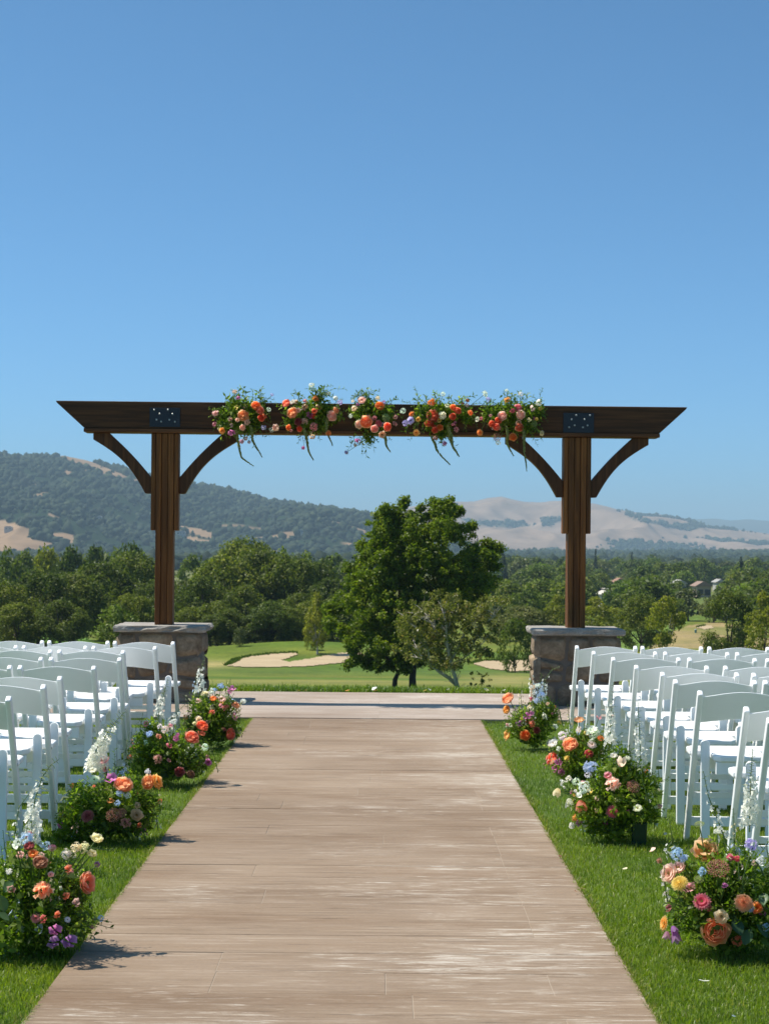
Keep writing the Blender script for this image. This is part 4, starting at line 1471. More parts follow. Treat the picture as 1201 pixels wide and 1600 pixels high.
# ------------------------------------------------------------------ houses in the valley and on the hill
M_wall = {'white': mat_plain('white_render', (0.40, 0.38, 0.35), .8), 'pink': mat_plain('sand_render', (0.36, 0.28, 0.22), .8), 'terracotta': mat_plain('cream_render', (0.38, 0.31, 0.24), .8), 'pale': mat_plain('grey_render', (0.5, 0.48, 0.45), .8)}
M_roof = {'white': mat_plain('light_roof', (0.33, 0.31, 0.29), .8), 'pink': mat_plain('faded_tile_roof', (0.26, 0.17, 0.13), .85), 'terracotta': mat_plain('terracotta_roof', (0.28, 0.15, 0.10), .85), 'pale': mat_plain('pale_roof', (0.50, 0.46, 0.41), .85)}
M_glass = mat_plain('window_glass', (0.03, 0.04, 0.05), .1)
def house(px, py, wpx, d, style, label, z=None, hh=3.6):
    g = at(px, py, d)
    z0 = terr(g.x, d) if z is None else z
    wid = wpx * d / FPX
    dep = max(7, wid * .5)
    t = thing('house', label, 'house', (g.x, d, z0))
    zt_ = max(2.6, (g.z - z0) - .8) if z is None else hh
    b = MB(); b.box(-wid / 2, wid / 2, -dep / 2, dep / 2, -2, zt_)
    b.build('wall', M_wall[style], t)
    rh = wid * .06 + .9
    b = MB()
    b.prism([(-wid / 2 - .5, zt_ + .02), (-wid / 2 + rh * 1.2, zt_ + rh), (wid / 2 - rh * 1.2, zt_ + rh), (wid / 2 + .5, zt_ + .02)], -dep / 2 - .5, dep / 2 + .5)
    b.build('roof', M_roof[style], t)
    k = max(2, int(wid / 4))
    for i in range(k):
        x = -wid / 2 + (i + .5) * wid / k
        b = MB(); b.box(x - .6, x + .6, -dep / 2 - .06, -dep / 2 + .1, zt_ - 2.0, zt_ - .7)
        b.build('window', M_glass, t)
for (px, py, wp, d, st), lab in zip(HOUSES, ['white house among trees in the right hand valley', 'long sand coloured house under a faded tile roof in the valley', 'house with a terracotta roof right of the right post', 'small pale roofed house low between the trees by the right post', 'small white house furthest right among the valley trees', 'pale house just right of the big centre tree']):
    house(px, py, wp, d, st, lab)
def on_hill(H, px, py):
    X, D, Z, g, P, Q, S = H
    k = np.argmin((P - px) ** 2 + (Q - py) ** 2 + (S > 1) * 1e6)
    return X.ravel()[k], D.ravel()[k], Z.ravel()[k]
for px, py, wp, lab in ((283, 840, 15, 'white roofed barn low on the left hill just right of the left post'), (156, 814, 7, 'small white house halfway up the wooded left hill'), (14, 831, 12, 'pale house at the hill foot by the left edge'), (467, 797, 14, 'pale house on the ridge between left post and centre tree'), (470, 836, 7, 'white house at the foot of the hill left of the centre tree'), (232, 838, 6, 'tiny white house low on the hill left of the left post')):
    x, d, z = on_hill(HL, px, py)
    g = at(px, py, d)
    house(px, py, wp, d, 'white', lab, z + 1.0, 4.5)

# ================================================================== FLOWERS
M_petal = mat_petal()
M_eye = mat_plain('flower_eye', (0.30, 0.20, 0.03), .8, var=.3, scale=40)
M_fol = mat_leaf('arrangement_leaves', [(0, (0.055, 0.100, 0.010)), (0.45, (0.130, 0.205, 0.022)), (0.8, (0.22, 0.29, 0.038)), (1, (0.34, 0.39, 0.10))], 0.52, 0.4, 0.15, spec=0.35)
M_fern = mat_leaf('feathery_leaves', [(0, (0.08, 0.15, 0.010)), (0.5, (0.17, 0.27, 0.020)), (1, (0.30, 0.39, 0.06))], 0.5, 0.5, 0.15)
M_bigleaf = mat_leaf('broad_leaf', [(0, (0.05, 0.10, 0.04)), (1, (0.09, 0.15, 0.07))], 0.2, 0.3, 0.3)
M_stem = mat_plain('green_stem', (0.075, 0.14, 0.025), .55, var=.25)
M_bud = mat_leaf('green_buds', [(0, (0.20, 0.27, 0.06)), (0.5, (0.36, 0.40, 0.14)), (1, (0.55, 0.56, 0.30))], 0.3, 0.5, 0.0)
M_tassel = mat_leaf('hanging_tassel', [(0, (0.16, 0.19, 0.04)), (0.5, (0.30, 0.32, 0.10)), (1, (0.42, 0.42, 0.18))], 0.25, 0.6, 0.15)

COL = dict(peach=(.92, .50, .24), coral=(.90, .30, .16), orange=(.92, .34, .02), redorange=(.86, .15, .02), red=(.62, .03, .03), crimson=(.40, .012, .04), pink=(.86, .36, .42), hotpink=(.82, .10, .22), palepink=(.93, .66, .58), white=(.90, .90, .84), cream=(.92, .82, .56), yellow=(.92, .72, .16), gold=(.90, .50, .06), magenta=(.70, .14, .50), mauve=(.52, .24, .40), purple=(.48, .18, .56), blue=(.52, .66, .88),
           lavender=(.64, .58, .86), dusty=(.58, .28, .23), brown=(.42, .18, .08), buff=(.72, .54, .34), sage=(.48, .56, .26))

def petal_patch(b, R, phi0, phi1, a, w, seed, lip=0.0, nu=5, nv=5, t0=0.0, t1=1.0, ruff=0.05, squash=1.0, zoff=0.0):
    V, T_ = [], []
    for j in range(nv):
        v = j / (nv - 1)
        for i in range(nu):
            u = -1 + 2 * i / (nu - 1)
            vv = v * (1 - 0.22 * u * u * v)
            phi = phi0 + (phi1 - phi0) * vv
            aa = a + u * w * (0.35 + 0.65 * math.sin(min(1, vv + .12) * PI * .62))
            rr = R * (1 + lip * vv ** 4) * (1 + ruff * math.sin(5 * u + seed * 3) * vv * vv + 0.03 * math.cos(seed + 3 * u))
            V.append((rr * math.sin(phi) * math.cos(aa), rr * math.sin(phi) * math.sin(aa), -rr * math.cos(phi) * squash + zoff))
            T_.append(t0 + (t1 - t0) * vv ** 1.5)
    F = [(j * nu + i, j * nu + i + 1, (j + 1) * nu + i + 1, (j + 1) * nu + i) for j in range(nv - 1) for i in range(nu - 1)]
    b.add(V, F, 0, T_)

def h_rose(seed):
    r = random.Random(seed); b = MB()
    for k, (R, p1, n, w, lip) in enumerate([(1.0, 1.50, 6, .62, .16), (.93, 1.78, 6, .60, .10), (.82, 2.0, 6, .60, .05), (.68, 2.15, 5, .68, 0), (.52, 2.35, 5, .7, 0), (.36, 2.5, 4, .85, 0), (.2, 2.6, 3, 1.1, 0)]):
        off = r.uniform(0, 6)
        for i in range(n):
            petal_patch(b, R * r.uniform(.94, 1.06), .15, p1 * r.uniform(.93, 1.05), off + i * 2 * PI / n + r.uniform(-.12, .12), w * r.uniform(.95, 1.15), r.uniform(0, 9), lip, 5, 5, .0 + .04 * k, .95 - .12 * k, .05, .72, .12 + .07 * k)
    return b.mesh('rose', [M_petal], smooth=True)

def pointed(b, base, tip, width, nrm, t0, t1, cup=.2):
    base, tip = Vector(base), Vector(tip)
    d = tip - base
    s = d.cross(nrm).normalized() * width
    up = nrm * cup * width
    m1, m2 = base + d * .45, base + d * .8
    b.add([base - s * .35, base + s * .35, m1 - s + up, m1 - up * .4, m1 + s + up, m2 - s * .8 + up, m2 + s * .8 + up, tip],
          [(0, 1, 3), (0, 3, 2), (1, 4, 3), (2, 3, 5), (3, 4, 6), (3, 6, 5), (5, 6, 7)], 0, [t0, t0, (t0 + t1) / 2, t0, (t0 + t1) / 2, t1, t1, t1])

def h_dahlia(seed, n=110):
    r = random.Random(seed); b = MB()
    for k in range(n):
        f = (k + .5) / n
        th = .05 + 1.75 * f ** .62
        a = k * 2.39996
        ln = .30 + .72 * f ** .6
        d = Vector((math.sin(th) * math.cos(a), math.sin(th) * math.sin(a), math.cos(th)))
        nr = (Vector((0, 0, 1)) - d * d.z)
        nr = nr.normalized() if nr.length > .01 else Vector((1, 0, 0))
        pointed(b, d * .12, d * ln * r.uniform(.93, 1.05), (.05 + .10 * f) * r.uniform(.9, 1.1), nr, .1, .6 + .3 * f, .45)
    return b.mesh('dahlia', [M_petal], smooth=False)

def h_gerbera(seed):
    r = random.Random(seed); b = MB()
    for ring, (n, ln, z, el) in enumerate([(20, 1.0, .0, .10), (18, .82, .06, .25), (14, .55, .12, .5)]):
        for i in range(n):
            a = 2 * PI * (i + ring * .5) / n + r.uniform(-.05, .05)
            d = Vector((math.cos(a) * math.cos(el), math.sin(a) * math.cos(el), math.sin(el)))
            pointed(b, Vector((0, 0, z)) + d * .15, Vector((0, 0, z)) + d * ln * r.uniform(.93, 1.06), .14, Vector((0, 0, 1)), .2, .85, .25)
    V, F, _ = [], [], 0
    for k in range(40):
        q = math.sqrt((k + .5) / 40) * .24; a = k * 2.4
        c = Vector((q * math.cos(a), q * math.sin(a), .22 - q * .35))
        s = .045
        b.add([c + Vector((s, 0, 0)), c + Vector((-s, 0, 0)), c + Vector((0, s, 0)), c + Vector((0, -s, 0)), c + Vector((0, 0, s * 1.6))], [(0, 2, 4), (2, 1, 4), (1, 3, 4), (3, 0, 4)], 1)
    return b.mesh('gerbera', [M_petal, M_eye], smooth=False)

def h_ruffle(seed):
    """carnation or peony: a ball of crumpled petals"""
    r = random.Random(seed); b = MB()
    for k in range(46):
        u = r.uniform(-.25, 1); a = r.uniform(0, 6.28)
        s = math.sqrt(1 - u * u)
        d = Vector((s * math.cos(a), s * math.sin(a), u))
        t = d.orthogonal().normalized(); q = d.cross(t)
        ang = r.uniform(0, 6.28); t, q = t * math.cos(ang) + q * math.sin(ang), q * math.cos(ang) - t * math.sin(ang)
        R = r.uniform(.62, 1.02); w = r.uniform(.26, .42)
        V, T_ = [], []
        for i in range(4):
            for j in range(3):
                x = (i / 3 - .5) * 2 * w; z = R * (.55 + .45 * j / 2)
                V.append(d * z + t * x * (.5 + .5 * j / 2) + q * (.10 * math.sin(i * 2.4 + k) * (j / 2) + .05 * r.uniform(-1, 1)))
                T_.append(.15 + .7 * j / 2)
        b.add(V, [(i * 3 + j, i * 3 + j + 1, i * 3 + j + 4, i * 3 + j + 3) for i in range(3) for j in range(2)], 0, T_)
    return b.mesh('carnation', [M_petal], smooth=True)

def h_pea(seed):
    r = random.Random(seed); b = MB()
    for a, w, p1, R in ((0.4, .75, 1.7, 1.0), (PI + .3, .75, 1.7, .95), (PI / 2, .8, 2.0, .8), (-PI / 2, .7, 1.9, .75), (1.2, .5, 2.4, .5)):
        petal_patch(b, R, .1, p1, a + r.uniform(-.2, .2), w, r.uniform(0, 9), .2, 5, 4, .2, .9, .14, .85, .2)
    return b.mesh('sweet_pea', [M_petal], smooth=True)

def h_bell(seed):
    b = MB()
    for i in range(5):
        petal_patch(b, .62, .05, 2.05, i * 2 * PI / 5, .72, seed + i, .55, 5, 6, .1, .95, .06, 1.7, .2)
    return b.mesh('bell_flower', [M_petal], smooth=True)

def h_cup(seed):
    r = random.Random(seed); b = MB()
    for k, (n, R, p1) in enumerate(((5, 1.0, 1.45), (5, .85, 1.75), (4, .6, 2.0))):
        for i in range(n):
            petal_patch(b, R, .1, p1 * r.uniform(.92, 1.06), i * 2 * PI / n + k * .6 + r.uniform(-.1, .1), .72, r.uniform(0, 9), .18, 5, 5, .1, .95, .07, .75, .1 + .05 * k)
    for k in range(14):
        q = math.sqrt((k + .5) / 14) * .2; a = k * 2.4
        c = Vector((q * math.cos(a), q * math.sin(a), -.1)); s = .05
        b.add([c + Vector((s, 0, 0)), c + Vector((-s, s, 0)), c + Vector((-s, -s, 0)), c + Vector((0, 0, s * 4))], [(0, 1, 3), (1, 2, 3), (2, 0, 3)], 1)
    return b.mesh('open_flower', [M_petal, M_eye], smooth=True)

def floret(b, c, d, s, r, n=5, tone=.6):
    t = d.orthogonal().normalized(); q = d.cross(t)
    off = r.uniform(0, 6)
    for i in range(n):
        a = off + 2 * PI * i / n
        e = t * math.cos(a) + q * math.sin(a)
        f = t * math.cos(a + PI / 2) + q * math.sin(a + PI / 2)
        k = r.uniform(.85, 1.15) * s
        b.add([c - d * s * .25, c + e * k * .6 - f * k * .36 + d * k * .12, c + e * k + d * k * r.uniform(.0, .3), c + e * k * .6 + f * k * .36 + d * k * .12], [(0, 1, 2, 3)], 0, [tone * .4, tone, min(1, tone * 1.3), tone])

def h_cluster(seed, n=22, s=.36):
    r = random.Random(seed); b = MB()
    for k in range(n):
        u = r.uniform(-.3, 1); a = k * 2.4 + r.uniform(-.3, .3); q = math.sqrt(1 - u * u)
        d = Vector((q * math.cos(a), q * math.sin(a), u * .8)).normalized()
        floret(b, d * r.uniform(.6, .9), (d + Vector((r.uniform(-.3, .3), r.uniform(-.3, .3), .2))).normalized(), s * r.uniform(.8, 1.2), r, 5, r.uniform(.3, .9))
    return b.mesh('floret_cluster', [M_petal], smooth=False)

def h_umbel(seed):
    r = random.Random(seed); b = MB()
    for k in range(90):
        q = math.sqrt((k + .5) / 90); a = k * 2.4
        c = Vector((q * math.cos(a), q * math.sin(a), .35 * (1 - q * q) + r.uniform(-.05, .05)))
        s = r.uniform(.07, .11)
        b.add([c + Vector((s, 0, 0)), c + Vector((-s, 0, 0)), c + Vector((0, s, 0)), c + Vector((0, -s, 0)), c + Vector((0, 0, s)), c - Vector((0, 0, s))],
              [(0, 2, 4), (2, 1, 4), (1, 3, 4), (3, 0, 4), (2, 0, 5), (1, 2, 5), (3, 1, 5), (0, 3, 5)], 0, r.uniform(.2, 1))
    return b.mesh('flat_flower_head', [M_petal], smooth=False)

def h_pompon(seed):
    return h_dahlia(seed, 150)

HEADS = {'rose': ('rose', [h_rose(1), h_rose(2), h_rose(3)]), 'dahlia': ('dahlia', [h_dahlia(1), h_dahlia(5)]), 'gerbera': ('daisy', [h_gerbera(1), h_gerbera(2)]), 'ruffle': ('carnation', [h_ruffle(1), h_ruffle(2), h_ruffle(3)]),
         'pea': ('sweet_pea', [h_pea(1), h_pea(2)]), 'bell': ('bell_flower', [h_bell(1)]), 'cup': ('open_flower', [h_cup(1), h_cup(2)]), 'cluster': ('floret_cluster', [h_cluster(1), h_cluster(2)]), 'umbel': ('flat_flower_head', [h_umbel(1)])}
frng = random.Random(77)

def put_head(root, typ, pos, radius, colour, face):
    name, vs_ = HEADS[typ]
    o = link(name, frng.choice(vs_), root, pos - Vector(root.location) if root else pos)
    f = Vector(face).normalized()
    o.rotation_euler = (f.to_track_quat('Z', 'Y') @ Euler((0, 0, frng.uniform(0, 6.28))).to_quaternion()).to_euler()
    s = radius
    o.scale = (s, s, s * frng.uniform(.85, 1.05))
    c = COL[colour]
    o.color = tuple(min(1, max(0, q * frng.uniform(.92, 1.06))) for q in c) + (1,)
    return o

def spike(root, pts, w0, w1, n, colour, seed, name='flower_spike', lay=5, budtop=.48):
    """a tall flower spike along a path, open florets below and closed buds at the tip"""
    r = random.Random(seed)
    off = Vector(root.location)
    pts = [Vector(p) - off for p in pts]
    b = MB()
    rad_ = [0.0028 * (1 - .6 * i / (len(pts) - 1)) for i in range(len(pts))]
    b.tube(pts, rad_, 5, 1)
    ln = [0]
    for a, c in zip(pts[:-1], pts[1:]):
        ln.append(ln[-1] + (c - a).length)
    def pt(f):
        t = f * ln[-1]
        for i in range(len(pts) - 1):
            if t <= ln[i + 1] + 1e-9:
                k = (t - ln[i]) / max(1e-9, ln[i + 1] - ln[i])
                return pts[i].lerp(pts[i + 1], k), (pts[i + 1] - pts[i]).normalized()
        return pts[-1], (pts[-1] - pts[-2]).normalized()
    n = int(n * .8)
    for k in range(n):
        f = .06 + .94 * (k + r.uniform(0, .6)) / n
        if f > 1: f = 1
        p, d = pt(f)
        t = d.orthogonal().normalized(); q = d.cross(t)
        a = k * 2.4 + r.uniform(-.3, .3)
        e = t * math.cos(a) + q * math.sin(a)
        w = (w0 + (w1 - w0) * f ** .8) * .82 * r.uniform(.7, 1.2)
        c = p + e * w * .62 + d * w * .1
        b.tube([p, c], [.0011, .0008], 3, 1, cap=False)
        if f > 1 - budtop * r.uniform(.5, 1.1):
            s = w * .36
            b.add([c + t * s, c - t * s, c + q * s, c - q * s, c + e * s * 1.5, c - e * s], [(0, 2, 4), (2, 1, 4), (1, 3, 4), (3, 0, 4), (2, 0, 5), (1, 2, 5), (3, 1, 5), (0, 3, 5)], 2, r.uniform(.2, 1))
        else:
            floret(b, c, (e + d * .25).normalized(), w * .50, r, lay, r.uniform(.45, .95))
            if r.random() < .3:
                floret(b, c + e * w * .05, (e + d * .1).normalized(), w * .36, r, 4, .9)
    o = b.build(name, [M_petal, M_stem, M_bud], root)
    o.color = (*COL[colour], 1)
    return o

def leafy(root, clumps, n, size, seed, mat, name='foliage', asp=.38, flat=.7, inner=.05):
    V, F, T_ = leaf_cloud(clumps, n, size, seed, flat, asp, .25, inner)
    o = link(name, np_mesh(name, V, F, mat, T_), root)
    tag(o, kind='stuff')
    return o

def sprigs_mb(b, base, tips, seed, leaf=.035, mat_l=1):
    """leafy stems from the base out to the tips, leaves in pairs"""
    r = random.Random(seed)
    for tip in tips:
        s = base + Vector((r.uniform(-.06, .06), r.uniform(-.05, .05), 0))
        mid = s.lerp(tip, .55) + Vector((0, 0, .05))
        pts = [s, s.lerp(mid, .5) + Vector((0, 0, .015)), mid, tip]
        b.tube(pts, [.0028, .0024, .002, .001], 4, 0, cap=False)
        L_ = (tip - s).length
        m = max(4, int(L_ / .022))
        for k in range(m):
            f = .25 + .75 * k / m
            p = (s.lerp(mid, f / .55) if f < .55 else mid.lerp(tip, (f - .55) / .45))
            d = (tip - s).normalized()
            t = d.orthogonal().normalized(); q = d.cross(t)
            a = k * 2.4 + r.uniform(-.5, .5)
            e = (t * math.cos(a) + q * math.sin(a) + d * .55).normalized()
            w = e.cross(d).normalized()
            l = leaf * r.uniform(.6, 1.25) * (1.1 - .4 * f)
            up = w.cross(e) * .12 * l
            b.add([p, p + e * l * .5 - w * l * .2 + up, p + e * l * .5, p + e * l * .5 + w * l * .2 + up, p + e * l], [(0, 1, 2), (0, 2, 3), (1, 4, 2), (2, 4, 3)], mat_l, r.uniform(0, 1))

M_vase = mat_plain('dark_green_glass', (0.006, 0.030, 0.022), .12, var=.2)

def arrangement(label, px, pyb, Y, clumps, heads, spikes, seed, nleaf=2600, leaf=.034, vase=None, big=()):
    base = at(px, pyb, Y); base.z = -0.03
    t = thing('flower_arrangement', label, 'flower arrangement', base, 0, 'flower arrangements along the aisle')
    r = random.Random(seed)
    s = Y / FPX
    cl = []
    for (x, y, q) in clumps:
        p = at(x, y, Y) - base
        q *= 1.08
        cl.append((p.x, p.y, p.z, q * s))
        for k in (-1, 1):
            cl.append((p.x + r.uniform(-.3, .3) * q * s, p.y + k * q * s * r.uniform(.5, .9), p.z * .95, q * s * .8))
    cl = [c for c in cl if c[2] - c[3] * .8 > -0.05] + [(c[0], c[1], max(c[2], c[3] * .75), c[3]) for c in cl if c[2] - c[3] * .8 <= -0.05]
    leafy(t, cl, int(nleaf * .7), leaf * 1.2, seed, M_fol, inner=.45)
    leafy(t, [(c[0], c[1], c[2] + c[3] * .1, c[3] * 1.08) for c in cl], int(nleaf * 1.3), leaf * .45, seed + 1, M_fern, 'feathery_foliage', .35, .9, .8)
    cx, cy = sum(c[0] for c in clumps) / len(clumps), sum(c[1] for c in clumps) / len(clumps)
    R = max(abs(c[0] - cx) + c[2] for c in clumps)
    ctr = at(cx, cy, Y)
    b = MB()
    root0 = Vector((0, 0, .06))
    tips = []
    for c in cl:
        for k in range(3):
            a, u = r.uniform(0, 6.28), r.uniform(-.1, 1)
            q = math.sqrt(1 - u * u) * c[3] * 1.15
            tips.append(Vector((c[0] + q * math.cos(a), c[1] + q * math.sin(a), max(.02, c[2] + u * c[3] * 1.15))))
    sprigs_mb(b, root0, tips, seed, leaf * 1.15, 1)
    for hd in heads:
        typ, colr, hx, hy, sz = hd[:5]
        dy = hd[5] if len(hd) > 5 else None
        ox = (hx - cx) / R
        oy = (hy - cy) / R
        if dy is None:
            dy = -math.sqrt(max(0.04, 1 - min(1, ox * ox + oy * oy))) * R * s * .85
        P = at(hx, hy, Y + dy)
        if P.z < 0.02: P.z = 0.02
        face = hd[6] if len(hd) > 6 else ((P - ctr).normalized() * .9 + Vector((0, -.65, .85)))
        put_head(t, typ, P, sz / 2 * .94 * (Y + dy) / FPX, colr, face)
        e = P - base - Vector(face).normalized() * sz / 2 * s * .5
        m = root0.lerp(e, .6) + Vector((0, 0, .03))
        b.tube([root0 + Vector((r.uniform(-.04, .04), r.uniform(-.04, .04), 0)), m, e], [.0032, .0028, .0022], 5, 0, cap=False)
    wild = []
    for k in range(80):                                     # loose shoots reaching past the mass
        c = r.choice(cl); a, u = r.uniform(0, 6.28), r.uniform(-.15, 1)
        q = math.sqrt(1 - u * u) * c[3] * r.uniform(1.3, 2.1)
        wild.append(Vector((c[0] + q * math.cos(a), c[1] + q * math.sin(a) * .8, max(.03, c[2] + u * c[3] * r.uniform(1.2, 1.9)))))
    sprigs_mb(b, root0, wild, seed + 5, leaf * .8, 1)
    o = b.build('stems', [M_stem, M_fol], t)
    tag(o, kind='stuff')
    for k in range(18):                                      # thin budded wands
        c = r.choice(cl); a = r.uniform(0, 6.28)
        e = Vector((c[0] + math.cos(a) * c[3] * 1.1, c[1] + math.sin(a) * c[3] * .9, max(.12, c[2] + c[3] * r.uniform(1.1, 1.9)))) + base
        f = e + Vector((r.uniform(-.05, .05), r.uniform(-.03, .03), -.14))
        spike(t, [f, f.lerp(e, .5) + Vector((r.uniform(-.01, .01), 0, .01)), e], .028, .012, r.randrange(7, 16), r.choice(('white', 'cream', 'palepink', 'white', 'yellow', 'pink', 'blue')), seed * 50 + k, 'flower_sprig', 4, .7)
    for k in range(16):                                     # small blossoms between the large ones
        c = r.choice(cl); a, u = r.uniform(PI * .9, PI * 2.1), r.uniform(.0, 1)
        q = math.sqrt(1 - u * u) * c[3] * 1.12
        P = base + Vector((c[0] + q * math.cos(a), c[1] + q * math.sin(a), max(.06, c[2] + u * c[3] * 1.12)))
        put_head(t, r.choice(('cluster', 'cup', 'pea', 'cluster', 'gerbera')), P, r.uniform(.010, .022), r.choice(('white', 'cream', 'white', 'palepink', 'pink', 'orange', 'yellow', 'magenta', 'blue', 'coral')), (r.uniform(-.5, .5), -.8, r.uniform(.3, 1)))
    for k, (pp, w0, w1, n, colr) in enumerate(spikes):
        spike(t, [at(x, y, Y + (pp[0][2] if len(pp[0]) > 2 else 0)) for (x, y, *_) in pp], w0 * s, w1 * s, n, colr, seed * 10 + k)
    for (x, y, q, ang) in big:
        m = MB()
        P = at(x, y, Y - R * s * .75) - base
        l = q * s
        V, F = [], []
        for j in range(6):
            v = j / 5
            wd = math.sin(PI * min(1, v * .93 + .03)) ** .8 * .36
            for i in (-1, 0, 1):
                V.append((i * wd * l, v * l - .5 * l, (abs(i) * .1 - .25 * (v - .4) ** 2) * l))
        for j in range(5):
            for i in range(2):
                F.append((j * 3 + i, j * 3 + i + 1, j * 3 + i + 4, j * 3 + i + 3))
        m.add(V, F, 0, r.random())
        lo = m.build('leaf', M_bigleaf, t, P, smooth=True)
        lo.rotation_euler = (rad(62 + r.uniform(-25, 15)), rad(r.uniform(-25, 25)), rad(ang))
    if vase:
        x0, x1, y0 = vase
        a, c = at(x0, y0, Y - .16) - base, at(x1, y0, Y - .16) - base
        m = MB()
        n = 28
        prof = [(0.80, 0.0), (0.88, .012), (0.94, a.z * .6), (1.0, a.z), (0.93, a.z), (0.86, a.z * .5), (0.8, .02)]
        V, F = [], []
        hw, cxm = (c.x - a.x) / 2, (a.x + c.x) / 2
        for (k, z) in prof:
            for i in range(n):
                q = 2 * PI * i / n
                ex = abs(math.cos(q)) ** .5 * (1 if math.cos(q) > 0 else -1)
                ey = abs(math.sin(q)) ** .5 * (1 if math.sin(q) > 0 else -1)
                rib = 1 + .025 * (i % 2)
                V.append((cxm + ex * hw * k * rib, a.y + .06 + ey * hw * .75 * k * rib, z))
        for j in range(len(prof) - 1):
            for i in range(n):
                F.append((j * n + i, j * n + (i + 1) % n, (j + 1) * n + (i + 1) % n, (j + 1) * n + i))
        F.append(tuple(range(n - 1, -1, -1)))
        m.add(V, F)
        m.build('vase', M_vase, t)
    return t
SIDE_R = (1.0, -.25, .25); SIDE_L = (-1.0, -.3, .2)
arrangement('flower arrangement nearest the camera left of the aisle with an apricot carnation', 55, 1492, 6.62,
    [(60, 1400, 62), (20, 1440, 60), (100, 1440, 48), (40, 1350, 42), (90, 1370, 34), (-10, 1400, 60), (70, 1462, 36), (120, 1400, 22)],
    [('ruffle', 'peach', 66, 1392, 35), ('cup', 'coral', 138, 1379, 36, -.05, (1.0, -.45, .2)), ('cup', 'cream', 152, 1309, 20, 0), ('cup', 'cream', 144, 1333, 16, 0), ('cluster', 'cream', 120, 1325, 22, 0), ('cluster', 'white', 104, 1335, 20, 0), ('cluster', 'cream', 133, 1322, 16, 0),
     ('cluster', 'blue', 42, 1311, 26), ('cluster', 'white', 28, 1316, 16), ('rose', 'crimson', 46, 1322, 17), ('cup', 'orange', 52, 1333, 16), ('rose', 'brown', 63, 1347, 24), ('pea', 'redorange', 107, 1358, 14), ('pea', 'redorange', 103, 1400, 13), ('pea', 'red', 68, 1436, 13), ('pea', 'redorange', 90, 1430, 12),
     ('umbel', 'mauve', 82, 1325, 15), ('ruffle', 'mauve', 152, 1351, 12, 0), ('pea', 'magenta', 87, 1453, 20), ('pea', 'purple', 84, 1472, 20), ('pea', 'purple', 109, 1471, 24), ('bell', 'white', 25, 1323, 13), ('cup', 'palepink', 80, 1366, 10), ('pea', 'dusty', 18, 1390, 14), ('cluster', 'white', 15, 1362, 12), ('pea', 'dusty', 143, 1448, 9, 0)],
    [([(48, 1330), (50, 1290), (55, 1250), (66, 1215), (80, 1195), (92, 1187)], 27, 9, 70, 'white'), ([(95, 1345), (120, 1330), (145, 1325), (168, 1328), (180, 1326)], 12, 5, 26, 'cream'), ([(20, 1330), (24, 1300), (30, 1262), (52, 1232)], 12, 5, 24, 'white')], 11, 2600, .036,
    big=[(4, 1412, 26, 40), (14, 1385, 22, -30), (6, 1432, 20, 70)])
arrangement('flower arrangement left of the aisle with a dark red dahlia and a leaning white spike', 185, 1312, 9.15,
    [(185, 1240, 40), (150, 1260, 36), (215, 1265, 34), (175, 1285, 30), (130, 1245, 24), (205, 1295, 20), (120, 1280, 26), (230, 1250, 16), (110, 1300, 22), (140, 1305, 20), (225, 1285, 16)],
    [('dahlia', 'crimson', 137, 1275, 25), ('rose', 'peach', 193, 1226, 29), ('rose', 'peach', 232, 1222, 24, -.05, (-.5, -.8, .2)), ('cup', 'gold', 246, 1221, 24, -.05, (.9, -.4, .4)), ('cluster', 'white', 231, 1206, 11, 0), ('gerbera', 'white', 148, 1219, 22), ('cup', 'white', 145, 1203, 13),
     ('pea', 'pink', 163, 1188, 18, 0), ('pea', 'pink', 165, 1202, 14, 0), ('pea', 'magenta', 174, 1216, 20), ('pea', 'orange', 173, 1251, 11), ('umbel', 'dusty', 178, 1274, 26), ('ruffle', 'dusty', 196, 1286, 20), ('umbel', 'dusty', 190, 1270, 18), ('cup', 'buff', 214, 1273, 20), ('pea', 'redorange', 218, 1290, 9), ('cluster', 'blue', 188, 1240, 15), ('cluster', 'blue', 184, 1255, 12), ('cluster', 'white', 200, 1243, 12), ('cluster', 'buff', 215, 1258, 12)],
    [([(150, 1212), (152, 1185), (160, 1160), (172, 1138), (186, 1122), (196, 1112)], 28, 8, 80, 'white'), ([(182, 1240), (188, 1215), (198, 1195), (212, 1178)], 15, 6, 34, 'blue'), ([(143, 1205), (148, 1180), (158, 1155)], 18, 9, 30, 'white')], 12, 2400, .036)
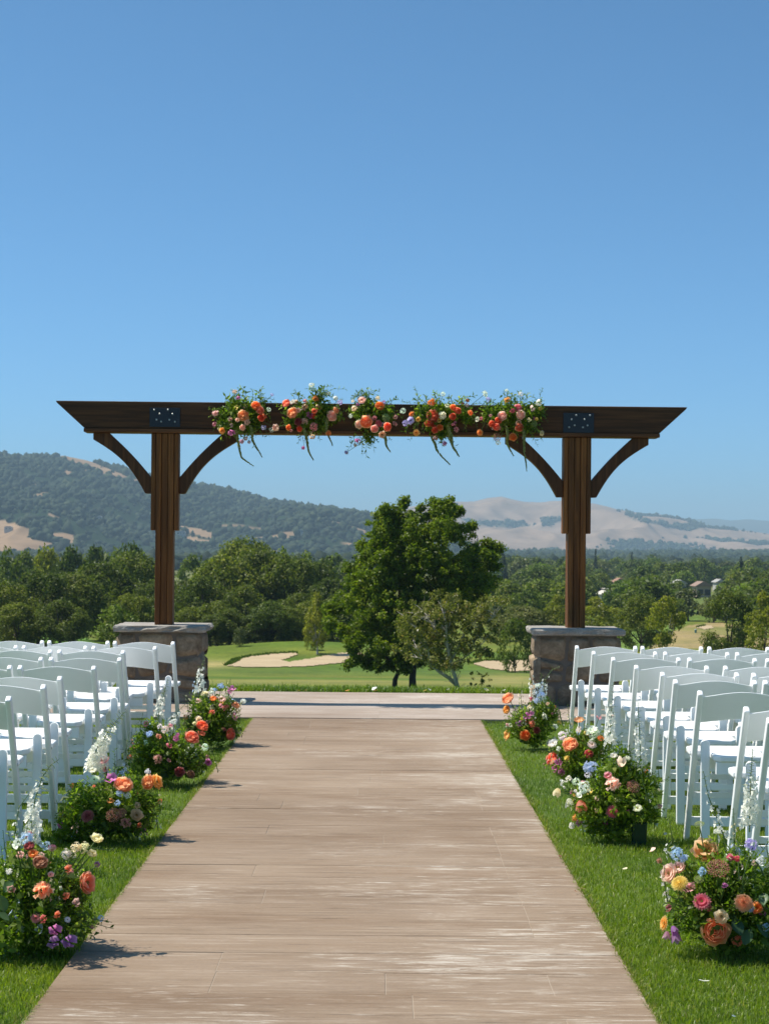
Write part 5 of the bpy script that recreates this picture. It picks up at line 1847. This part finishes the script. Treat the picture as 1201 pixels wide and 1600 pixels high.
arrangement('leafy flower arrangement left of the aisle with red and coral roses together', 268, 1224, 11.35,
    [(265, 1165, 34), (240, 1180, 30), (295, 1180, 28), (262, 1200, 30), (230, 1155, 18), (300, 1200, 18), (235, 1130, 12), (225, 1195, 24), (215, 1175, 16), (320, 1190, 12)],
    [('rose', 'coral', 300, 1152, 23), ('rose', 'redorange', 316, 1134, 20, -.1), ('pea', 'redorange', 315, 1146, 12, -.12), ('ruffle', 'cream', 310, 1124, 13), ('ruffle', 'cream', 304, 1131, 9), ('pea', 'hotpink', 265, 1165, 10), ('ruffle', 'dusty', 247, 1186, 17), ('rose', 'crimson', 281, 1206, 16), ('rose', 'brown', 298, 1210, 13),
     ('pea', 'coral', 248, 1151, 10), ('pea', 'pink', 266, 1134, 8), ('cluster', 'white', 320, 1168, 14, 0), ('bell', 'white', 316, 1194, 10, 0), ('pea', 'mauve', 321, 1187, 9, 0), ('cluster', 'white', 258, 1140, 14), ('cluster', 'white', 272, 1128, 12), ('cluster', 'blue', 234, 1147, 13), ('cluster', 'white', 250, 1135, 10), ('cluster', 'white', 300, 1165, 8)],
    [([(247, 1125), (250, 1105), (256, 1085), (263, 1060)], 15, 6, 42, 'white'), ([(262, 1150), (268, 1130), (278, 1112), (292, 1098)], 15, 7, 30, 'white'), ([(300, 1180), (318, 1172), (332, 1168)], 8, 4, 14, 'white')], 13, 2200, .036)
arrangement('farthest flower arrangement left of the aisle, tall white spike beside the stone pier', 338, 1166, 13.5,
    [(335, 1112, 28), (318, 1125, 22), (352, 1130, 24), (335, 1148, 24), (312, 1100, 16), (355, 1100, 14), (365, 1145, 12), (308, 1150, 16), (300, 1130, 12)],
    [('ruffle', 'cream', 320, 1085, 15), ('cup', 'orange', 333, 1091, 11), ('cluster', 'blue', 345, 1072, 13), ('pea', 'magenta', 362, 1075, 13), ('pea', 'magenta', 359, 1081, 9), ('cup', 'palepink', 347, 1092, 12), ('cup', 'peach', 368, 1101, 14), ('pea', 'pink', 367, 1121, 11), ('ruffle', 'coral', 331, 1113, 11), ('rose', 'coral', 360, 1147, 19, -.1, (.8, -.6, .0)),
     ('umbel', 'crimson', 355, 1104, 9), ('cluster', 'white', 380, 1096, 11, 0), ('cluster', 'cream', 372, 1111, 10, 0), ('cluster', 'white', 332, 1080, 12), ('cluster', 'blue', 336, 1078, 8), ('pea', 'pink', 345, 1103, 8), ('cluster', 'cream', 355, 1090, 9), ('pea', 'crimson', 350, 1140, 7)],
    [([(312, 1090), (313, 1065), (316, 1042), (322, 1020)], 15, 5, 44, 'white'), ([(306, 1085), (305, 1070), (308, 1050)], 8, 4, 16, 'blue'), ([(352, 1085), (356, 1072), (360, 1062)], 7, 3, 12, 'cream'), ([(365, 1105), (378, 1098), (390, 1096)], 8, 4, 16, 'cream'), ([(300, 1100), (292, 1090), (285, 1086)], 7, 4, 12, 'cream')], 14, 1900, .036)
arrangement('flower arrangement nearest the camera right of the aisle with a large coral ranunculus', 1118, 1484, 6.72,
    [(1115, 1400, 60), (1150, 1430, 56), (1085, 1430, 46), (1180, 1390, 52), (1110, 1350, 34), (1075, 1385, 30), (1140, 1460, 36), (1195, 1440, 40), (1150, 1340, 26)],
    [('cup', 'peach', 1101, 1328, 42, 0, (-.1, -.7, .7)), ('cluster', 'blue', 1057, 1334, 26, 0), ('cluster', 'blue', 1068, 1342, 18, 0), ('cluster', 'lavender', 1172, 1320, 24), ('cluster', 'blue', 1096, 1362, 16), ('ruffle', 'brown', 1030, 1345, 12, 0), ('cup', 'palepink', 1043, 1364, 30, -.05, (-.8, -.6, .3)), ('cup', 'palepink', 1058, 1355, 24, -.02), ('dahlia', 'yellow', 1061, 1380, 33), ('umbel', 'dusty', 1121, 1357, 38), ('ruffle', 'hotpink', 1140, 1340, 15),
     ('ruffle', 'hotpink', 1150, 1342, 13), ('gerbera', 'hotpink', 1096, 1409, 32), ('dahlia', 'peach', 1161, 1411, 36), ('rose', 'peach', 1117, 1455, 44), ('cup', 'cream', 1126, 1432, 22), ('gerbera', 'yellow', 1038, 1443, 30, -.06, (-1, -.25, .2)), ('bell', 'purple', 1055, 1464, 22, -.1, (.1, -.4, -.8)), ('bell', 'mauve', 1041, 1461, 16, -.1, (-.2, -.4, -.8)), ('bell', 'purple', 1052, 1452, 16, -.1, (.3, -.4, -.6)), ('pea', 'magenta', 1131, 1384, 10), ('pea', 'crimson', 1044, 1419, 12), ('pea', 'crimson', 1108, 1420, 10),
     ('cluster', 'white', 1040, 1396, 9, 0), ('cluster', 'white', 1041, 1407, 8, 0), ('umbel', 'sage', 1092, 1288, 18, 0), ('cluster', 'white', 1120, 1300, 14, 0), ('umbel', 'sage', 1091, 1374, 16), ('cluster', 'white', 1188, 1345, 18)],
    [([(1170, 1300), (1171, 1260), (1172, 1215), (1175, 1170)], 26, 8, 84, 'white'), ([(1135, 1320), (1120, 1280), (1106, 1245), (1098, 1205)], 15, 7, 32, 'white'), ([(1146, 1330), (1146, 1300), (1145, 1262)], 9, 5, 16, 'cream'), ([(1050, 1345), (1040, 1330), (1045, 1318), (1060, 1322)], 10, 5, 16, 'white')], 15, 3000, .036,
    big=[(1151, 1448, 28, 20), (1167, 1464, 26, -35), (1190, 1455, 26, 60), (1192, 1405, 24, -20), (1186, 1357, 24, 70)])
arrangement('full flower arrangement in a dark green vase with a hot pink dahlia', 955, 1312, 9.3,
    [(950, 1250, 42), (985, 1250, 40), (925, 1260, 30), (960, 1285, 32), (1005, 1225, 24), (990, 1205, 22), (955, 1205, 24), (930, 1290, 18), (1010, 1270, 20), (910, 1235, 14), (970, 1175, 14)],
    [('dahlia', 'hotpink', 956, 1268, 24), ('ruffle', 'palepink', 956, 1226, 28), ('umbel', 'dusty', 989, 1229, 24), ('cluster', 'white', 912, 1230, 24), ('cluster', 'white', 900, 1222, 16, 0), ('cluster', 'white', 888, 1217, 12, 0), ('cluster', 'blue', 922, 1199, 26), ('cluster', 'white', 918, 1211, 13), ('bell', 'white', 905, 1243, 12), ('bell', 'cream', 870, 1237, 17, 0, (-.3, -.5, -.6)), ('bell', 'white', 889, 1254, 18, 0, (0, -.5, -.8)), ('bell', 'coral', 907, 1258, 24, -.1, (.1, -.5, -.7)), ('ruffle', 'gold', 898, 1278, 14), ('ruffle', 'mauve', 904, 1286, 13),
     ('cup', 'white', 914, 1287, 11), ('cup', 'pink', 949, 1211, 13), ('bell', 'palepink', 970, 1192, 20), ('cup', 'white', 958, 1180, 12), ('pea', 'palepink', 932, 1248, 8), ('cluster', 'cream', 932, 1266, 10), ('cluster', 'white', 980, 1185, 10), ('cluster', 'white', 893, 1290, 12, 0), ('cluster', 'cream', 962, 1250, 9)],
    [([(1000, 1210), (1000, 1175), (998, 1140), (996, 1095)], 18, 7, 66, 'white'), ([(955, 1170), (953, 1140), (955, 1105), (958, 1066)], 18, 6, 64, 'white'), ([(980, 1200), (985, 1185), (982, 1165)], 10, 6, 16, 'white'), ([(885, 1228), (875, 1222), (866, 1226)], 9, 5, 12, 'white')], 16, 3000, .036, vase=(988, 1013, 1288))
arrangement('flower arrangement right of the aisle with orange roses and a large white peony', 905, 1228, 11.3,
    [(905, 1180, 32), (925, 1195, 30), (885, 1200, 22), (910, 1210, 24), (935, 1160, 22), (900, 1150, 16), (880, 1170, 12)],
    [('rose', 'peach', 890, 1163, 25), ('rose', 'coral', 862, 1186, 22, 0, (-.7, -.7, .3)), ('pea', 'magenta', 872, 1191, 13), ('pea', 'magenta', 866, 1201, 12), ('pea', 'magenta', 877, 1206, 13), ('ruffle', 'white', 926, 1147, 28), ('gerbera', 'white', 924, 1164, 18), ('rose', 'red', 919, 1178, 14), ('ruffle', 'yellow', 885, 1185, 11), ('cup', 'white', 863, 1161, 17, 0), ('cluster', 'white', 878, 1150, 16), ('cup', 'peach', 904, 1124, 16, 0), ('pea', 'pink', 935, 1121, 9), ('cluster', 'white', 903, 1142, 10), ('cluster', 'white', 872, 1170, 9)],
    [([(895, 1150), (880, 1140), (868, 1140)], 9, 4, 14, 'white'), ([(945, 1165), (950, 1148), (953, 1130)], 10, 6, 18, 'white'), ([(890, 1135), (888, 1118), (886, 1100)], 7, 4, 12, 'cream')], 17, 2200, .036)
arrangement('farthest flower arrangement right of the aisle, pale blue spikes before the stone pier', 825, 1166, 13.6,
    [(825, 1125, 26), (845, 1130, 24), (810, 1138, 18), (832, 1150, 20), (850, 1105, 16), (862, 1115, 10)],
    [('rose', 'peach', 793, 1091, 20, 0, (-.5, -.6, .6)), ('rose', 'gold', 791, 1109, 14, 0, (-.7, -.6, .2)), ('pea', 'magenta', 822, 1119, 14), ('pea', 'magenta', 829, 1115, 10), ('pea', 'purple', 811, 1131, 11), ('pea', 'magenta', 815, 1124, 8), ('ruffle', 'coral', 831, 1131, 13), ('rose', 'crimson', 838, 1141, 11), ('rose', 'orange', 820, 1149, 17), ('cup', 'gold', 791, 1148, 17, 0, (-.9, -.3, .1)), ('cluster', 'white', 840, 1072, 12), ('cluster', 'blue', 846, 1085, 12), ('cluster', 'blue', 838, 1095, 11), ('cluster', 'white', 858, 1160, 12, 0), ('cluster', 'white', 866, 1155, 9, 0), ('pea', 'hotpink', 830, 1092, 8), ('cluster', 'cream', 826, 1105, 8)],
    [([(836, 1105), (832, 1080), (828, 1055), (826, 1038)], 12, 5, 34, 'white'), ([(845, 1110), (848, 1085), (851, 1062), (862, 1046), (874, 1042)], 14, 5, 44, 'white'), ([(840, 1100), (843, 1070), (846, 1052)], 11, 6, 26, 'blue'), ([(815, 1105), (813, 1085), (816, 1065)], 9, 4, 18, 'cream')], 18, 1900, .036)

# ------------------------------------------------------------------ flowers tied to the beam
YB = AY - 0.19
def swag(label, cpx, cpy, clumps, heads, tassels, sprigs, seed, nleaf=900):
    org = at(cpx, cpy, YB)
    t = thing('flower_swag', label, 'flower swag', org, 0, 'flower clusters tied along the arbor beam')
    r = random.Random(seed)
    s = YB / FPX
    cl = []
    for (x, y, q) in clumps:
        p = at(x, y, YB) - org
        cl.append((p.x, p.y, p.z, q * s))
        cl.append((p.x, p.y + q * s * .35, p.z + q * s * .2, q * s * .8))
    wide = [(c[0] * 1.0, c[1], c[2], c[3] * 1.18) for c in cl]
    leafy(t, wide, nleaf, .048, seed, M_fol, 'foliage', .40, .8, .1)
    leafy(t, cl, int(nleaf * 1.3), .024, seed + 1, M_fern, 'feathery_foliage', .4, .9, .4)
    b = MB()
    tips = []
    for (x, y) in sprigs:
        tips.append(Vector(at(x, y, YB + r.uniform(-.06, .06)) - org))
    for c in cl:
        for k in range(2):
            a = r.uniform(0, 6.28)
            tips.append(Vector((c[0] + math.cos(a) * c[3] * 1.3, c[1] + r.uniform(-.08, .04), c[2] + math.sin(a) * c[3] * 1.25)))
    def org_of(tip):
        return min((Vector(c[:3]) for c in cl), key=lambda q: (q - tip).length)
    for tp in tips:
        sprigs_mb(b, org_of(tp), [tp], r.randrange(999), .055, 1)
    wild = []
    for k in range(48):
        c = r.choice(cl); a = r.uniform(0, 6.28)
        q = c[3] * r.uniform(1.3, 2.4)
        wild.append(Vector((c[0] + math.cos(a) * q * 1.25, c[1] + r.uniform(-.12, .02), c[2] + math.sin(a) * q)))
    for tp in wild:
        sprigs_mb(b, org_of(tp), [tp], r.randrange(999), .036, 1)
    for hd in heads:
        typ, colr, hx, hy, sz = hd[:5]
        P = at(hx, hy, YB - r.uniform(.06, .16))
        face = Vector(((hx - cpx) / 60, -1.0, .25 - (hy - 650) / 60))
        put_head(t, typ, P, sz / 2 * s * .98, colr, face)
        e = P - org
        b.tube([org_of(e), e], [.003, .0025], 4, 0, cap=False)
    o = b.build('stems', [M_stem, M_fol], t)
    tag(o, kind='stuff')
    for k in range(8):                                     # small blossoms on loose shoots
        c = r.choice(cl); a = r.uniform(0, 6.28); q = c[3] * r.uniform(1.0, 1.9)
        P = org + Vector((c[0] + math.cos(a) * q * 1.3, c[1] - r.uniform(.02, .1), c[2] + math.sin(a) * q * .9))
        put_head(t, r.choice(('cluster', 'cup', 'pea')), P, r.uniform(.012, .024), r.choice(('white', 'cream', 'palepink', 'pink', 'orange', 'yellow', 'magenta', 'lavender')), (r.uniform(-.4, .4), -1, r.uniform(0, .8)))
    for k, pth in enumerate(tassels):
        P = [at(x, y, YB - .08) - org for (x, y) in pth]
        m = MB()
        ln = 40
        for i in range(ln * 5):
            f = r.random()
            q = f * (len(P) - 1); j = min(int(q), len(P) - 2)
            c = P[j].lerp(P[j + 1], q - j)
            w = .017 * (1 - .75 * f) * (.6 + .4 * math.sin(min(1, f * 5) * PI / 2))
            d = Vector((r.uniform(-1, 1), r.uniform(-1, 1), r.uniform(-.6, .4))).normalized()
            c = c + d * w * .6 + Vector((math.sin(f * 7 + k) * .008, 0, 0))
            ss = w * .45 + .0022
            m.add([c + Vector((ss, 0, 0)), c + Vector((-ss, 0, 0)), c + Vector((0, ss, 0)), c + Vector((0, -ss, 0)), c + Vector((0, 0, ss * 1.3)), c - Vector((0, 0, ss * 1.6))],
                  [(0, 2, 4), (2, 1, 4), (1, 3, 4), (3, 0, 4), (2, 0, 5), (1, 2, 5), (3, 1, 5), (0, 3, 5)], 0, r.random())
        m.build('tassel', M_tassel, t)
    return t
swag('leftmost flower cluster on the beam with a peach rose and two drooping tassels', 378, 650,
    [(360, 648, 18), (378, 640, 22), (396, 652, 20), (370, 665, 20), (392, 666, 16), (350, 664, 12), (405, 640, 12), (365, 632, 14)],
    [('rose', 'peach', 380, 649, 17), ('rose', 'orange', 400, 634, 15), ('rose', 'coral', 406, 641, 13), ('rose', 'redorange', 408, 653, 11), ('pea', 'redorange', 413, 650, 8), ('ruffle', 'palepink', 337, 646, 12), ('ruffle', 'palepink', 360, 655, 9), ('ruffle', 'palepink', 371, 656, 8), ('ruffle', 'palepink', 386, 660, 11), ('rose', 'palepink', 379, 668, 9), ('cup', 'gold', 347, 673, 10), ('pea', 'magenta', 362, 676, 11), ('bell', 'mauve', 378, 689, 9), ('bell', 'lavender', 389, 690, 7), ('pea', 'magenta', 372, 622, 7), ('cluster', 'palepink', 367, 612, 9), ('cluster', 'lavender', 425, 617, 6),
     ('cluster', 'lavender', 412, 668, 9), ('cluster', 'white', 420, 640, 8), ('cluster', 'white', 425, 671, 10), ('cup', 'palepink', 430, 668, 10), ('ruffle', 'buff', 384, 685, 8)],
    [[(368, 672), (372, 695), (379, 715), (395, 728)], [(390, 665), (397, 690), (408, 714)]],
    [(383, 606), (402, 612), (410, 604), (400, 618), (345, 640), (425, 660), (415, 685), (418, 632), (345, 690), (398, 700)], 31)
swag('second flower cluster from the left on the beam with magenta blooms and dark trailing leaves', 488, 650,
    [(470, 645, 16), (490, 640, 22), (508, 645, 18), (480, 662, 18), (500, 664, 16), (455, 660, 12), (520, 655, 10), (498, 625, 12)],
    [('rose', 'coral', 447, 630, 13), ('gerbera', 'white', 457, 628, 10), ('rose', 'peach', 457, 645, 18), ('cup', 'palepink', 476, 636, 10), ('cup', 'palepink', 466, 641, 8), ('ruffle', 'orange', 493, 623, 12), ('cup', 'redorange', 491, 642, 9), ('pea', 'orange', 498, 638, 8), ('pea', 'magenta', 484, 649, 11), ('rose', 'redorange', 490, 650, 9), ('rose', 'crimson', 466, 659, 12), ('ruffle', 'palepink', 476, 658, 13), ('ruffle', 'pink', 490, 667, 15), ('rose', 'palepink', 518, 650, 16), ('rose', 'peach', 525, 641, 10), ('rose', 'orange', 451, 668, 9), ('rose', 'redorange', 468, 670, 9), ('dahlia', 'orange', 513, 677, 11), ('cluster', 'white', 487, 602, 10), ('cluster', 'lavender', 531, 629, 10), ('bell', 'magenta', 474, 699, 7), ('ruffle', 'buff', 488, 682, 10), ('cup', 'palepink', 432, 668, 10)],
    [[(474, 668), (479, 690), (484, 706), (489, 719)], [(508, 655), (511, 672), (518, 696)]],
    [(462, 615), (470, 618), (505, 608), (508, 612), (486, 610), (520, 622), (444, 640), (438, 662), (470, 690), (466, 695), (500, 690), (533, 655), (430, 635)], 32)
swag('middle flower cluster on the beam with loose leaves hanging lowest', 577, 652,
    [(565, 645, 18), (580, 640, 18), (597, 645, 16), (570, 660, 16), (590, 665, 14), (603, 655, 10), (575, 685, 8), (572, 628, 10)],
    [('rose', 'peach', 572, 659, 19), ('rose', 'palepink', 561, 663, 13), ('cup', 'palepink', 565, 625, 12), ('cup', 'cream', 553, 638, 9), ('ruffle', 'pink', 585, 653, 9), ('rose', 'pink', 591, 662, 11), ('rose', 'palepink', 585, 670, 12), ('pea', 'lavender', 599, 664, 9), ('rose', 'orange', 593, 634, 14), ('rose', 'coral', 605, 667, 13), ('cup', 'buff', 597, 679, 11), ('umbel', 'sage', 603, 653, 14), ('cluster', 'white', 629, 642, 10), ('pea', 'magenta', 559, 688, 8), ('ruffle', 'buff', 555, 695, 7), ('dahlia', 'lavender', 541, 707, 8), ('cluster', 'white', 548, 650, 8), ('cluster', 'cream', 590, 622, 8)],
    [[(599, 680), (603, 692), (609, 706)]],
    [(573, 610), (590, 618), (572, 716), (585, 708), (580, 700), (566, 712), (590, 690), (545, 690), (542, 706), (548, 645), (612, 690), (621, 624)], 33)
swag('fourth flower cluster from the left on the beam with a big coral ranunculus', 682, 652,
    [(665, 645, 16), (682, 642, 20), (700, 645, 20), (672, 662, 16), (692, 664, 16), (720, 645, 14), (655, 652, 10), (690, 680, 12), (730, 655, 10)],
    [('rose', 'coral', 676, 650, 20), ('ruffle', 'orange', 674, 629, 14), ('ruffle', 'orange', 643, 647, 10), ('cup', 'lavender', 641, 657, 12), ('cluster', 'lavender', 633, 661, 11), ('dahlia', 'gold', 650, 676, 13), ('rose', 'redorange', 668, 662, 10), ('rose', 'redorange', 677, 664, 9), ('rose', 'redorange', 679, 672, 10), ('rose', 'orange', 687, 668, 10), ('ruffle', 'white', 691, 649, 14), ('ruffle', 'yellow', 686, 657, 9), ('rose', 'orange', 708, 637, 11), ('rose', 'redorange', 715, 642, 11), ('rose', 'redorange', 707, 651, 11), ('ruffle', 'orange', 734, 645, 11), ('ruffle', 'pink', 712, 671, 10), ('pea', 'magenta', 710, 662, 7), ('bell', 'purple', 694, 692, 9), ('cluster', 'white', 692, 616, 8), ('cluster', 'white', 757, 616, 12), ('cluster', 'lavender', 762, 624, 8), ('cluster', 'white', 745, 655, 9), ('cup', 'gold', 653, 655, 8), ('ruffle', 'dusty', 680, 684, 9), ('cluster', 'white', 698, 634, 8)],
    [[(673, 682), (682, 702), (702, 726)], [(698, 665), (705, 690), (716, 714)], [(703, 676), (709, 700), (714, 712)]],
    [(650, 616), (645, 625), (676, 612), (660, 628), (716, 622), (727, 620), (640, 690), (632, 672), (712, 700), (738, 660), (630, 678), (745, 618), (690, 700)], 34)
swag('rightmost flower cluster on the beam with pink roses over the inner brace', 797, 652,
    [(780, 645, 18), (795, 640, 20), (812, 645, 20), (828, 650, 16), (790, 662, 16), (812, 666, 18), (765, 648, 14), (840, 645, 12), (826, 668, 10)],
    [('ruffle', 'gold', 792, 625, 12), ('dahlia', 'orange', 749, 676, 13), ('rose', 'palepink', 784, 650, 14), ('rose', 'pink', 809, 637, 12), ('rose', 'palepink', 813, 648, 14), ('ruffle', 'hotpink', 800, 642, 9), ('rose', 'redorange', 768, 662, 10), ('rose', 'redorange', 778, 657, 11), ('rose', 'coral', 775, 667, 11), ('rose', 'coral', 811, 668, 13), ('cup', 'palepink', 810, 661, 10), ('rose', 'orange', 801, 683, 12), ('bell', 'white', 840, 630, 12), ('umbel', 'sage', 834, 662, 12), ('pea', 'palepink', 831, 638, 9), ('umbel', 'dusty', 776, 683, 13), ('cluster', 'white', 813, 616, 9), ('cluster', 'white', 791, 610, 6), ('cup', 'cream', 846, 677, 8), ('cluster', 'white', 778, 692, 8), ('cluster', 'cream', 826, 656, 8)],
    [[(790, 665), (792, 690), (801, 712)], [(816, 672), (820, 700), (821, 736)]],
    [(813, 612), (802, 620), (825, 620), (846, 638), (852, 645), (848, 690), (840, 698), (770, 630), (755, 645), (770, 690), (752, 665), (856, 650), (845, 655)], 35)

# ------------------------------------------------------------------ petals and scraps on the ground
def petal_mesh(seed):
    r = random.Random(seed); b = MB()
    petal_patch(b, 1.0, .2, 1.5, 0, .8, r.uniform(0, 9), .1, 5, 5, .2, .9, .12, .5, .5)
    return b.mesh('petal', M_petal, smooth=True)
PET = [petal_mesh(i) for i in range(4)]
def fallen(px, py, sz, colour, label, group=None, z=.0, cat='petal', name='fallen_petal'):
    p = at(px, py, 1.0)
    Y = (z - CAMH) / (p.z - CAMH)
    o = link(name, frng.choice(PET), None, (p.x * Y, Y, z))
    s = sz * Y / FPX * .75
    o.scale = (s, s, s * .8)
    o.rotation_euler = (frng.uniform(-.5, .5), frng.uniform(-.5, .5), frng.uniform(0, 6.28))
    o.color = (*COL[colour], 1)
    tag(o, label, cat, group)
GP = 'petals along the rear edge of the patio'
for px, c, w_ in [(470, 'orange', 'orange'), (479, 'gold', 'golden'), (541, 'orange', 'orange'), (578, 'white', 'largest white'), (588, 'orange', 'orange'), (659, 'gold', 'golden'), (675, 'white', 'white'), (697, 'white', 'white'), (760, 'cream', 'cream'), (783, 'white', 'white')]:
    near = {470: 'leftmost', 479: 'second from the left', 541: 'left of the white one', 578: 'left of the trunks', 588: 'right of the largest white one', 659: 'under the right trunk', 675: 'under the bronze tree', 697: 'further right under the bronze tree', 760: 'left of the right arrangement', 783: 'rightmost'}[px]
    fallen(px, 1079.5 + (px - 594) * .006, 9 if px != 578 else 14, c, '%s petal on the rear edge of the patio, %s' % (w_, near), GP, .012)
fallen(1102, 1531, 17, 'white', 'crumpled white petal lying on the lawn in the lower right corner', None, .02)
fallen(980, 1357, 10, 'cream', 'small pale petal standing in the grass right of the aisle', None, .02)
fallen(1012, 1331, 15, 'palepink', 'pale pink petal on the lawn behind the nearest right arrangement', None, .02)
fallen(907, 1386, 10, 'brown', 'brown dry leaf on the right edge of the aisle', None, .012, 'leaf', 'fallen_leaf')
fallen(902, 1393, 7, 'brown', 'tiny brown scrap on the aisle beside the brown leaf', None, .012, 'leaf', 'fallen_leaf')
fallen(1150, 1588, 9, 'blue', 'pale bluish petal on the lawn at the bottom right', None, .02)
fallen(875, 1338, 6, 'crimson', 'dark red petal at the aisle edge by the right lawn', None, .012)
fallen(1036, 1305, 8, 'white', 'white petal on the grass under the right chairs', None, .02)

# ------------------------------------------------------------------ small course furniture
M_white_post = mat_plain('white_paint', (0.75, 0.75, 0.72), .5)
M_teal = mat_plain('teal_plastic', (0.03, 0.16, 0.17), .5)
M_greybox = mat_plain('grey_metal_box', (0.42, 0.42, 0.40), .5)
def stake(px, py, hpx, lab, d=None, tilt=0.0):
    g = ground_at(px, py)
    s = g.y / FPX
    t = thing('marker_stake', lab, 'stake', g)
    t.rotation_euler = (0, tilt, 0)
    b = MB(); b.box(-.05, .05, -.05, .05, -.1, hpx * s); b.build('post', M_white_post, t, bevel=.01)
    b = MB(); b.box(-.065, .065, -.065, .065, hpx * s * .82, hpx * s * .9); b.build('band', M_teal, t, bevel=.005)
stake(807, 1029, 9, 'short white stake on the grass between the small dark tree and the bunker')
g = ground_at(1086, 989)
t = thing('litter_bin', 'small teal bin beside the path behind the white trunked tree', 'bin', g)
s = g.y / FPX
b = MB(); b.tube([(0, 0, 0), (0, 0, 4.5 * s)], [1.5 * s, 1.9 * s], 12); b.build('body', M_teal, t)
b = MB(); b.tube([(0, 0, 4.5 * s), (0, 0, 5.6 * s), (0, 0, 6 * s)], [2.1 * s, 2.0 * s, 1.0 * s], 12); b.build('lid', M_greybox, t)
g = ground_at(95, 994)
t = thing('tee_stand', 'small grey stand on the bright green grass behind the left chairs', 'stand', g)
s = g.y / FPX
b = MB(); b.box(-.06, .06, -.06, .06, -.1, 9 * s); b.build('post', M_greybox, t, bevel=.01)
b = MB(); b.box(-3 * s, 3 * s, -.15, .15, 8 * s, 14 * s); b.build('box', M_white_post, t, bevel=.03)

# ================================================================== HAZE
def haze_box():
    b = MB()
    b.box(-24000, 24000, -450, 14500, -40, 330)
    o = b.build('haze', None)
    m = bpy.data.materials.new('haze_air')
    m.use_nodes = True
    nt = m.node_tree
    for x in list(nt.nodes):
        if x.type == 'BSDF_PRINCIPLED':
            nt.nodes.remove(x)
    v = nt.nodes.new('ShaderNodeVolumePrincipled')
    v.inputs['Color'].default_value = (0.57, 0.79, 0.94, 1)
    v.inputs['Density'].default_value = HAZE_DENSITY
    v.inputs['Anisotropy'].default_value = 0.0
    nt.links.new(v.outputs[0], nt.nodes['Material Output'].inputs['Volume'])
    o.data.materials.clear()
    o.data.materials.append(m)
    tag(o, kind='stuff')
HAZE_DENSITY = 0.00013
haze_box()
